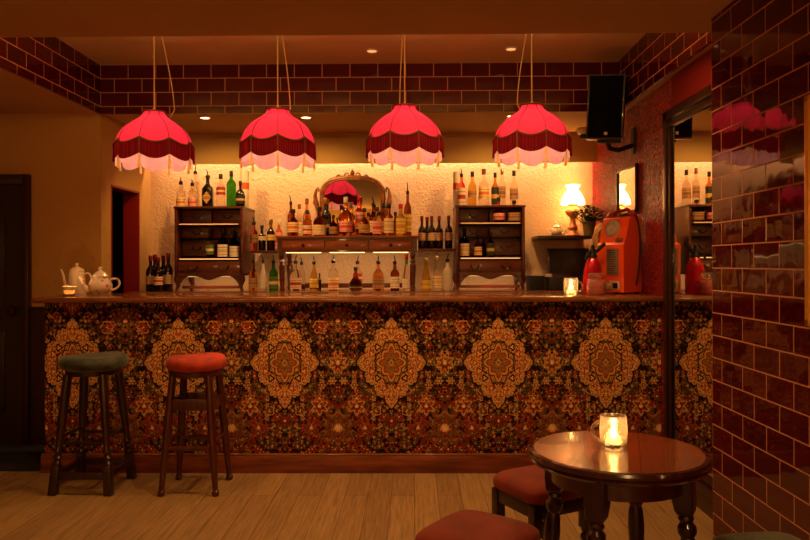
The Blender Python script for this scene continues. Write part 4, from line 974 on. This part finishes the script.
# ------------------------------------------------------------------ tea things at the left end
p = atY(77, 291, 5.14); teapot('tall cylindrical cream coffee pot with patterned rim on left end of bar', (p.x - .010, 5.16, ZT), .062, .168, 'tall', M['chinaplain'], M['cupband'], 1, .9)
p = atY(102, 292, 5.0); teapot('round cream teapot with painted flowers on left end of bar', (p.x - .010, 5.0, ZT), .080, .126, 'round', M['china'], M['chinaplain'], 1, .85)
p = atY(69.5, 293, 4.86)
t = thing('saucer', 'china saucer under the small rose cup on left end of bar', 'saucer', (p.x, 4.86, ZT))
b = B(); lathe(b, [(0, 0), (.03, 0), (.034, .004), (.06, .011), (.066, .015), (.06, .015), (.03, .008), (0, .007)], 28); obj('saucer_dish', b, M['chinaplain'], t)
t = thing('teacup', 'small rose-patterned teacup with a tealight on a saucer before the coffee pot', 'cup', (p.x, 4.86, ZT + .0082))
b = B(); lathe(b, [(0, 0), (.024, 0), (.026, .004), (.034, .02), (.044, .045), (.048, .058), (.046, .058), (.041, .044), (.03, .018), (0, .010)], 28); obj('cup_bowl', b, M['thinchina'], t)
b = B(); lathe(b, [(.0395, .030), (.0448, .044), (.0478, .053)], 28, cap=False); obj('rose_band', b, M['cupband'], t)
b = B(); tube(b, bez((.0, .044, .05), (.0, .08, .055), (0, .07, .015), (0, .034, .018), 10), .004, 8); obj('handle', b, M['chinaplain'], t)

b = B(); lathe(b, [(0, .012), (.020, .012), (.020, .026), (0, .027)], 16); obj('tealight', b, M['wax'], t)
b = B(); lathe(b, [(0, .028), (.006, .032), (.007, .038), (.004, .042), (0, .045)], 12); obj('flame', b, M['flame'], t)
C3 = Vector((p.x, 4.86, ZT + .054))
# ------------------------------------------------------------------ bar stools
def bar_stool(kind, label, loc, rz, seat_h):
    t = thing('bar_stool', label, 'bar stool', loc, rz, 'bar stools')
    green = kind == 'green'
    fabric = M['greenvelvet'] if green else M['redvelvet']; wd = M['darkwood'] if green else M['redwood']
    hs = seat_h - .085
    def wob(a, r, z_): return r * (1 + .012 * math.sin(3 * a + 1) + .008 * math.sin(7 * a)), z_ + (.006 * math.sin(2 * a) if r > .1 else 0) * (1 if z_ > .05 else .3)
    b = B(); r = .196 if green else .178
    prof = [(0, 0), (.8 * r, .0), (.95 * r, .012), (1.0 * r, .038), (.985 * r, .062), (.90 * r, .08), (.72 * r, .086 if not green else .082), (.4 * r, .088 if not green else .070), (0, .09 if not green else .066)]
    lathe(b, prof, 40, z0=hs, rmod=wob, cap=False)
    obj('seat_cushion', b, fabric, t, smooth=60)
    b = B(); lathe(b, [(0, hs - .03), (.15, hs - .03), (.158, hs - .02), (.158, hs + .001), (0, hs + .001)], 28); obj('seat_base', b, wd, t)
    tp, bt = (.104, .166) if green else (.104, .160)
    def pt(sx, sy, z_): f_ = 1 - z_ / hs; q = tp + (bt - tp) * f_; return Vector((sx * q, sy * q, z_))
    for sx in (-1, 1):
        for sy in (-1, 1):
            b = B()
            if green:
                a0, a1 = pt(sx, sy, 0), pt(sx, sy, .17)
                m4, l = orient(a0, a1); box(b, -.023, .023, -.023, .023, 0, l, .003, mtx=m4)
                spindle(b, pt(sx, sy, .17), pt(sx, sy, hs - .02), [(0, .022), (.02, .026), (.05, .017), (.08, .026), (.11, .016), (.15, .024), (.19, .017), (.24, .019), (.5, .024), (.8, .027), (.9, .025), (1, .025)], 16)
            else:
                spindle(b, pt(sx, sy, 0), pt(sx, sy, hs - .02), [(0, .014), (.012, .021), (.035, .022), (.05, .015), (.06, .016), (.3, .021), (.6, .024), (.75, .023), (1, .021)], 16)
            obj('leg', b, wd, t)
    lev = ((.11, .018, 'box'), (.30, .008, 'rod')) if green else ((.27, .012, 'rod'), (.52, .03, 'board'))
    for z_, r_, kd in lev:
        for (A, C) in (((-1, -1), (1, -1)), ((-1, 1), (1, 1)), ((-1, -1), (-1, 1)), ((1, -1), (1, 1))):
            if kd == 'board' and A[0] == C[0] and False: continue
            dz_ = .0 if A[1] == C[1] else (.03 if kd == 'rod' else 0)
            b = B(); a0, a1 = pt(*A, z_ + dz_), pt(*C, z_ + dz_)
            if kd == 'rod': spindle(b, a0, a1, [(0, r_), (.5, r_ * 1.25), (1, r_)], 10)
            else:
                d = (a1 - a0); m4 = Matrix.Translation((a0 + a1) / 2) @ Matrix.Rotation(math.atan2(d.y, d.x), 4, 'Z')
                l = d.length / 2; hh = .02 if kd == 'box' else .032; tt = .013
                box(b, -l, l, -tt, tt, -hh, hh, .003, mtx=m4)
            obj('stretcher', b, wd, t)
    return t
fa, fb = atZ(55, 494, 0), atZ(112, 494, 0); ba = atZ(131, 478, 0)
bar_stool('green', 'dark wooden bar stool with a green velvet seat, left of the red one', (atZ(94, 486.5, 0).x, atZ(94, 486.5, 0).y, 0), R(-1), .80)
bar_stool('red', 'reddish wooden bar stool with a round red velvet seat', (atZ(196.5, 487.5, 0).x, atZ(196.5, 487.5, 0).y, 0), R(0), .795)

# ------------------------------------------------------------------ round table
c = atZ(619, 450, TZ); tx, ty = c.x, 2.515; tx = .2845 * ty - 0.0
tx = (atZ(527, 449, TZ).x + atZ(706.5, 449, TZ).x) / 2
RT = .305
t = thing('round_table', 'small polished round wooden pub table with turned legs', 'table', (tx, ty, 0), 0)
b = B(); lathe(b, [(0, TZ - .024), (RT - .018, TZ - .024), (RT - .018, TZ - .003), (RT - .021, TZ), (0, TZ)], 72); obj('tabletop', b, M['tabletop'], t)
b = B(); lathe(b, [(RT - .019, TZ), (RT - .006, TZ - .003), (RT, TZ - .011), (RT - .001, TZ - .019), (RT - .010, TZ - .026), (RT - .004, TZ - .032), (RT - .012, TZ - .040), (RT - .05, TZ - .042), (RT - .05, TZ - .025), (RT - .019, TZ - .024)], 72, cap=False); obj('table_edge', b, M['tableedge'], t)
b = B(); lathe(b, [(.225, TZ - .11), (.225, TZ - .041), (.205, TZ - .041), (.205, TZ - .11), (.225, TZ - .11)], 48, cap=False); obj('apron', b, M['tableedge'], t)
for i in range(4):
    a = R(148 + 90 * i); q = Vector((math.cos(a), math.sin(a), 0)); T_ = q * .213; F_ = q * .268
    b = B()
    zt_ = TZ - .041; mid = .515; m_ = T_.lerp(F_, .22)
    # square tapered upper section
    tt = bmesh.new(); ring = []
    for (pz, pr, cc) in ((zt_, .035, T_), (.57, .034, T_.lerp(F_, .13)), (mid + .015, .029, T_.lerp(F_, .2)), (mid, .022, m_)):
        ring.append([tt.verts.new((cc.x + pr * (math.cos(a) * ex - math.sin(a) * ey), cc.y + pr * (math.sin(a) * ex + math.cos(a) * ey), pz)) for ex, ey in ((-1, -1), (1, -1), (1, 1), (-1, 1))])
    for k_ in range(3):
        for j in range(4): tt.faces.new((ring[k_][j], ring[k_][(j + 1) % 4], ring[k_ + 1][(j + 1) % 4], ring[k_ + 1][j]))
    tt.faces.new(ring[0]); tt.faces.new(ring[-1][::-1]); bmesh.ops.bevel(tt, geom=list(tt.edges), offset=.003, segments=1, affect='EDGES'); merge(b, tt)
    spindle(b, (F_.x, F_.y, 0), (m_.x, m_.y, mid), [(0, .016), (.03, .024), (.08, .024), (.12, .015), (.18, .019), (.5, .025), (.72, .030), (.82, .026), (.86, .021), (.89, .030), (.93, .030), (.955, .020), (.98, .026), (1, .022)], 18)
    obj('leg', b, M['darkwood'], t)

# ------------------------------------------------------------------ low stools
def low_stool(label, x, y, rz, sz, fab='rustvelvet'):
    t = thing('low_stool', label, 'stool', (x, y, 0), rz, 'low padded stools')
    H_ = .468; s_ = sz
    b = B(); n = 10
    tt = bmesh.new(); bmesh.ops.create_cube(tt, size=1)
    bmesh.ops.subdivide_edges(tt, edges=list(tt.edges), cuts=9, use_grid_fill=True)
    for v in tt.verts:
        x_, y_, z_ = v.co * 2
        e = 6; rr = (abs(x_) ** e + abs(y_) ** e) ** (1 / e); m_ = max(abs(x_), abs(y_)); f_ = m_ / rr if rr > 1e-6 else 1
        x_, y_ = x_ * f_, y_ * f_
        bul = (1 - .16 * abs(z_) ** 3)
        dome = (1 - abs(x_) ** 3 * .5) * (1 - abs(y_) ** 3 * .5)
        v.co = Vector((x_ * s_ * bul, y_ * s_ * bul, H_ - .055 + (z_ * .03 if z_ < 0 else z_ * (.030 + .026 * dome))))
    merge(b, tt); obj('seat_cushion', b, M[fab], t, smooth=60)
    b = B(); q = s_ - .018; box(b, -q, q, -q, q, H_ - .135, H_ - .078, .004); obj('seat_frame', b, M['darkwood'], t)
    for sx in (-1, 1):
        for sy in (-1, 1):
            b = B(); q0 = s_ - .034; q1 = s_ - .02
            box(b, sx * q0 - .021, sx * q0 + .021, sy * q0 - .021, sy * q0 + .021, H_ - .21, H_ - .082, .003)
            spindle(b, (sx * q1, sy * q1, 0), (sx * q0, sy * q0, H_ - .21), [(0, .014), (.05, .02), (.12, .02), (.17, .012), (.24, .016), (.55, .022), (.7, .024), (.78, .015), (.83, .024), (.88, .024), (.92, .016), (1, .02)], 16); obj('leg', b, M['darkwood'], t)
    return t
low_stool('low square stool with rust velvet seat, nearest the camera at bottom', *atZ(478, 526, .46).xy, R(-36), .172)
low_stool('low square stool with rust velvet seat, half behind the round table', *atZ(541, 474, .46).xy, R(28), .162)

low_stool('low stool with green velvet seat at foot of the tiled pillar, bottom right corner', 1.12, 2.28, R(8), .15, 'greenvelvet')
# ------------------------------------------------------------------ pendants
LAMPS = []
def pendant(px, label, flexpx, rz=0, dy=0):
    Y = 4.5; c = atY(px, 170, Y); x = c.x; zb = atY(405, 168.5, Y).z; zt_ = atY(405, 111, Y).z; Ht = zt_ - zb; zb -= dy * Y / F   # bottom of lining, top collar
    t = thing('pendant_lamp', label, 'lamp', (x, Y, zb), R(rz), 'red fringed pendant lamps over the bar')
    n = 8; off = -math.pi / 2 + math.pi / n
    def fold(a):    # 0 at ribs, 1 at panel centres
        u = ((a - off) / (2 * math.pi / n)) % 1.0; return math.sin(math.pi * u) ** 1.0
    zbr = .135; KR = .955
    prof = []
    for i in range(13):
        f_ = i / 12
        r = .072 + (.238 - .072) * (math.sin(f_ * math.pi / 2) ** 1.25 if f_ > 0 else 0) * 1.0
        z_ = Ht - (Ht - zbr) * (1 - (1 - f_) ** .0 if False else f_ ** 1.15)
        prof.append((r, z_))
    prof = [(.070, Ht), (.074, Ht - .012), (.084, Ht - .03), (.106, Ht - .048), (.140, Ht - .068), (.172, Ht - .091), (.200, Ht - .118), (.221, Ht - .146), (.234, Ht - .172), (.240, Ht - .192)]
    zl_ = Ht - .186; prof = [(r * KR, Ht - (Ht - z_) * .97) for r, z_ in prof]
    def bulge(a, r, z_):
        g = fold(a); d = (Ht - z_) / (Ht - zl_)
        return r * (1 - .055 * d * (1 - g)) + .006 * g * d, z_ - .034 * g * d ** 4 + .0
    b = B(); lathe(b, prof, 96, rmod=bulge, cap=False); obj('lamp_shade', b, M['shade'], t, smooth=70)
    def rim(a, dz=0, dr=0):
        rr, zz = bulge(a, .240 * KR, zl_); return Vector(((rr + dr) * math.cos(a), (rr + dr) * math.sin(a), zz + dz))
    b = B(); tube(b, [rim(2 * math.pi * i / 128, 0, .003) for i in range(128)], .0065, 6, closed=True)
    for k_ in range(n):
        a = off + 2 * math.pi * k_ / n; pts = []
        for (r, z_) in prof: rr, zz = bulge(a, r, z_); pts.append(((rr + .001) * math.cos(a), (rr + .001) * math.sin(a), zz))
        tube(b, pts, .0030, 5, mi=1)
    tube(b, [(.073 * math.cos(2 * math.pi * i / 40), .073 * math.sin(2 * math.pi * i / 40), Ht) for i in range(40)], .005, 6, closed=True)
    obj('braid_trim', b, [M['braid'], M['seam']], t)
    # fringe
    def fr(a, r, z_):
        rr, zz = bulge(a, .240 * KR, zl_); w_ = .0022 * math.sin(a * 130); g = fold(a)
        return rr + .004 + w_ + (0 if z_ > .5 else .003), zz - (0 if z_ > .5 else .098)
    b = B(); lathe(b, [(.24, 1), (.24, 0)], 384, rmod=fr, cap=False); obj('fringe', b, M['fringe'], t)
    # lining skirt
    def li(a, r, z_):
        rr, zz = bulge(a, .240 * KR, zl_); g = fold(a); zbot = .012 + (1 - g) * .034
        return (rr - .004 if z_ > .5 else rr - .008 + .002 * math.sin(a * 60)), (zz if z_ > .5 else (zbot if z_ < .2 else (zz + zbot) / 2))
    b = B(); lathe(b, [(.24, 1), (.24, .4), (.24, 0)], 192, rmod=li, cap=False); obj('lining', b, M['lining'], t, smooth=70)
    for k_ in range(n):
        a = off + 2 * math.pi * k_ / n; q = rim(a, 0, .006)
        b = B(); lathe(b, [(0, -.200), (.0095, -.197), (.008, -.16), (.0055, -.142), (.0085, -.134), (.005, -.124), (.003, -.1)], 8, q.x, q.y, q.z + .02); obj('tassel', b, M['tassel'], t)
        b = B(); lathe(b, [(.005, -.10), (.005, 0), (0, .002)], 6, q.x, q.y, q.z + .0); obj('rib_cord', b, M['braid'], t)
    top_ = ZR - zb
    b = B(); tube(b, [(0, 0, Ht - .06), (0, 0, Ht + .1), (0, 0, top_)], .0042, 8); lathe(b, [(.018, Ht - .07), (.02, Ht - .03), (.012, Ht + .012), (.005, Ht + .03)], 14, cap=False); obj('cord', b, M['flex'], t)
    fx = (flexpx - px) * 4.5 / F
    b = B(); tube(b, [(fx * .8 * s_ * .35, .02, top_ - (top_ - Ht) * 0) for s_ in (1,)] + bez((fx * .3, .02, top_), (fx * .45, .02, top_ - .12), (fx * 1.0, .03, Ht + .2), (fx * 1.05, .035, Ht + .02), 12)[1:] + [(fx * .8, .03, Ht - .03), (fx * .5, .02, Ht - .045), (.01, .0, Ht - .045)], .0034, 7); bmesh.ops.rotate(b, verts=b.verts, cent=(0, 0, 0), matrix=Matrix.Rotation(R(-rz), 3, 'Z')); obj('loose_flex', b, M['flex'], t)
    b = B(); lathe(b, [(.034, top_ - .026), (.042, top_ - .012), (.042, top_), (0, top_)], 20); obj('ceiling_rose', b, M['whiteplastic'], t)
    # socket arms and bulb
    b = B(); lathe(b, [(0, Ht - .20), (.022, Ht - .19), (.03, Ht - .165), (.024, Ht - .135), (.014, Ht - .115), (.013, Ht - .10)], 16); obj('bulb', b, M['bulb'], t)
    b = B(); lathe(b, [(.015, Ht - .104), (.018, Ht - .10), (.018, Ht - .06), (0, Ht - .06)], 14)
    for i in range(3):
        a = R(120 * i); tube(b, [(.016 * math.cos(a), .016 * math.sin(a), Ht - .06), (.071 * math.cos(a), .071 * math.sin(a), Ht - .004)], .002, 5)
    obj('lamp_holder', b, M['brass'], t)
    LAMPS.append(Vector((x, Y, zb + Ht - .17)))
pendant(154.5, 'red scalloped fabric pendant lamp with fringe, leftmost of four over the bar', 172, 19.6, 0)
pendant(278, 'red scalloped fabric pendant lamp with fringe, second from left over the bar', 289, -11.9, -1.5)
pendant(405, 'red scalloped fabric pendant lamp with fringe, third from left over the bar', 400, 0, -4.5)
pendant(532, 'red scalloped fabric pendant lamp with fringe, rightmost of four near the speaker', 519, -9.5, -4.5)

# ------------------------------------------------------------------ speaker, camera, downlights
Ys = 5.12; pc = atY(604.5, 108, Ys)
t = thing('loudspeaker', 'black loudspeaker on a wall bracket high in the right corner', 'loudspeaker', (pc.x, Ys, atY(607, 140, Ys).z))
hS = (atY(607, 77, Ys).z - atY(607, 140, Ys).z); wS = .124
rot = Matrix.Rotation(R(3.5), 4, 'Y') @ Matrix.Rotation(R(-18), 4, 'Z') @ Matrix.Rotation(R(7), 4, 'X')
b = B(); box(b, -wS, wS, -.08, .12, 0, hS, .006, mtx=rot); obj('cabinet', b, M['frame2'] if 'frame2' in M else M['door'], t)
b = B(); box(b, -wS + .012, wS - .012, -.088, -.078, .012, hS - .012, .004, mtx=rot); obj('grille', b, M['grille'], t)
b = B(); box(b, .0, .022, -.092, -.087, .03, .05, .002, mtx=rot); obj('badge', b, M['whiteplastic'], t)
b = B(); wx = XR - pc.x - .006
tube(b, [(.03, .04, -.005), (.05, .06, -.05), (.12, .08, -.06), (wx, .10, -.02)], .017, 8); box(b, wx - .012, wx, .06, .14, -.09, .10, .003); box(b, -.05, .11, .0, .08, -.02, .004, .003, mtx=rot); obj('wall_bracket', b, M['black'], t)
p = atY(583, 140, 6.12)
t = thing('dome_camera', 'white dome security camera under the ceiling left of the loudspeaker', 'camera', (p.x, 6.12, ZC))
b = B(); lathe(b, [(0, 0), (.05, 0), (.052, -.03), (.046, -.05), (.03, -.052)], 24, cap=False); obj('housing', b, M['whiteplastic'], t)
b = B(); lathe(b, [(.03, -.050), (.028, -.07), (.018, -.085), (0, -.09)], 20, cap=False); obj('dome', b, M['black'], t)
M['dimlight'] = pm('dim_downlight_lens', (255, 230, 190), .5, emit=(255, 180, 110), es=1.0)
def downlight(x, y, z_, label, grp):
    t = thing('ceiling_downlight', label, 'ceiling light', (x, y, z_), 0, grp)
    b = B(); lathe(b, [(.046, 0), (.046, -.004), (.036, -.008), (.034, -.003)], 28, cap=False); obj('trim_ring', b, M['whiteplastic'], t)
    b = B(); lathe(b, [(0, -.004), (.035, -.004)], 24, cap=False); obj('lens', b, M['dimlight' if z_ > ZC + .1 else 'downlight'], t)
    return Vector((x, y, z_))
DL = []
for px, py, lb in ((372, 50.5, 'round recessed downlight in the recess ceiling, left of two'), (511, 48.5, 'round recessed downlight in the recess ceiling, right of two')):
    p = atZ(px, py, ZR); DL.append(downlight(p.x, p.y, ZR, lb, 'recess downlights'))
for px, py, lb in ((205, 117.3, 'round downlight over the back bar between the two left pendant lamps'), (306, 117, 'round downlight over the back bar, right of the second pendant lamp'), (512, 115.5, 'round downlight over the back bar behind the rightmost pendant lamp')):
    p = atZ(px, py, ZC); DL.append(downlight(p.x, p.y, ZC, lb, 'back bar downlights'))

# coat hook in the doorway
# ------------------------------------------------------------------ lights
WARM = (1.0, .50, .17); WARM2 = (1.0, .55, .17)
def light(kind, name, loc, energy, col=WARM, size=.05, rot=None, sy=None, spread=None, angle=None):
    l = bpy.data.lights.new(name, kind); l.energy = energy; l.color = col
    if kind == 'AREA':
        l.size = size
        if sy: l.shape = 'RECTANGLE'; l.size_y = sy
        if spread: l.spread = spread
    else: l.shadow_soft_size = size
    if kind == 'SPOT': l.spot_size = angle; l.spot_blend = .6
    o = bpy.data.objects.new(name, l); COL.objects.link(o); o.location = loc
    if rot: o.rotation_euler = rot
    return o
for v in LAMPS: light('POINT', 'pendant_bulb_light', v, 8.5, (1.0, .66, .40), .04)
light('AREA', 'pelmet_strip_light', ((XL + XR) / 2, 6.36, 2.36), 24, (1, .60, .34), XR - XL - .2, (0, 0, 0), .05)
for px in (300, 346, 393):
    q = atY(px, 253, 5.99); light('AREA', 'desk_strip_light', (q.x, 6.0, q.z - .012), 1.2, (1, .6, .27), .2, (R(20), 0, 0), .02)
for q in UNDER: light('AREA', 'chest_strip_light', q, 1.1, (1, .6, .27), .4, (R(72), 0, 0), .02)
light('POINT', 'oil_lamp_light', LAMP, 6, (1, .5, .2), .05)
light('POINT', 'candle_light', C3, 1.0, (1, .5, .16), .012); light('POINT', 'candle_light', C1, .7, (1, .5, .16), .012); light('POINT', 'candle_light', C2, .8, (1, .45, .14), .012)
for k_, v in enumerate(DL):
    if k_ >= 2: light('SPOT', 'downlight_beam', v + Vector((0, 0, -.02)), (4 if k_ < 2 else 36), WARM2, .03, (R(24), 0, 0), angle=R(130))
# a row of downlights in the recess ceiling just behind its front edge
for x, e in ((-1.75, 36), (-.75, 52), (.25, 70), (1.0, 42)): light('SPOT', 'recess_downlight', (x, 3.86, ZR - .02), e, WARM2, .05, (0, 0, 0), angle=R(125))
light('AREA', 'recess_fill_light', ((XL + XB) / 2, YR0 + .07, ZC + .05), 13, (1, .6, .24), XB - XL - .3, (R(152), 0, 0), .05)  # added hidden fill, brightens the recess ceiling and tile bands
# unseen fill spots and points added behind the camera to brighten the room
for x, e in ((-3.2, 8), (-1.2, 26), (.7, 34)):
    for y in (1.2, -1.2): light('SPOT', 'room_fill_spot', (x, y, ZC - .02), e, WARM2, .08, (0, 0, 0), angle=R(140))
for x, e in ((-3.4, 22), (-1.4, 44), (.6, 50)): light('POINT', 'rear_fill_light', (x, -2.2, 1.7), e, WARM2, .12)
w = bpy.data.worlds.new('world'); scn.world = w; w.use_nodes = True
w.node_tree.nodes['Background'].inputs[0].default_value = (.03, .014, .005, 1); w.node_tree.nodes['Background'].inputs[1].default_value = 1

vs = scn.view_settings
vs.view_transform = 'Standard'; vs.look = 'None'; vs.gamma = 1; vs.use_curve_mapping = False; vs.exposure = 0
scn.cycles.use_denoising = True
scn.cycles.max_bounces = 12; scn.cycles.transmission_bounces = 12; scn.cycles.caustics_reflective = False
scn.cycles.sample_clamp_indirect = 6
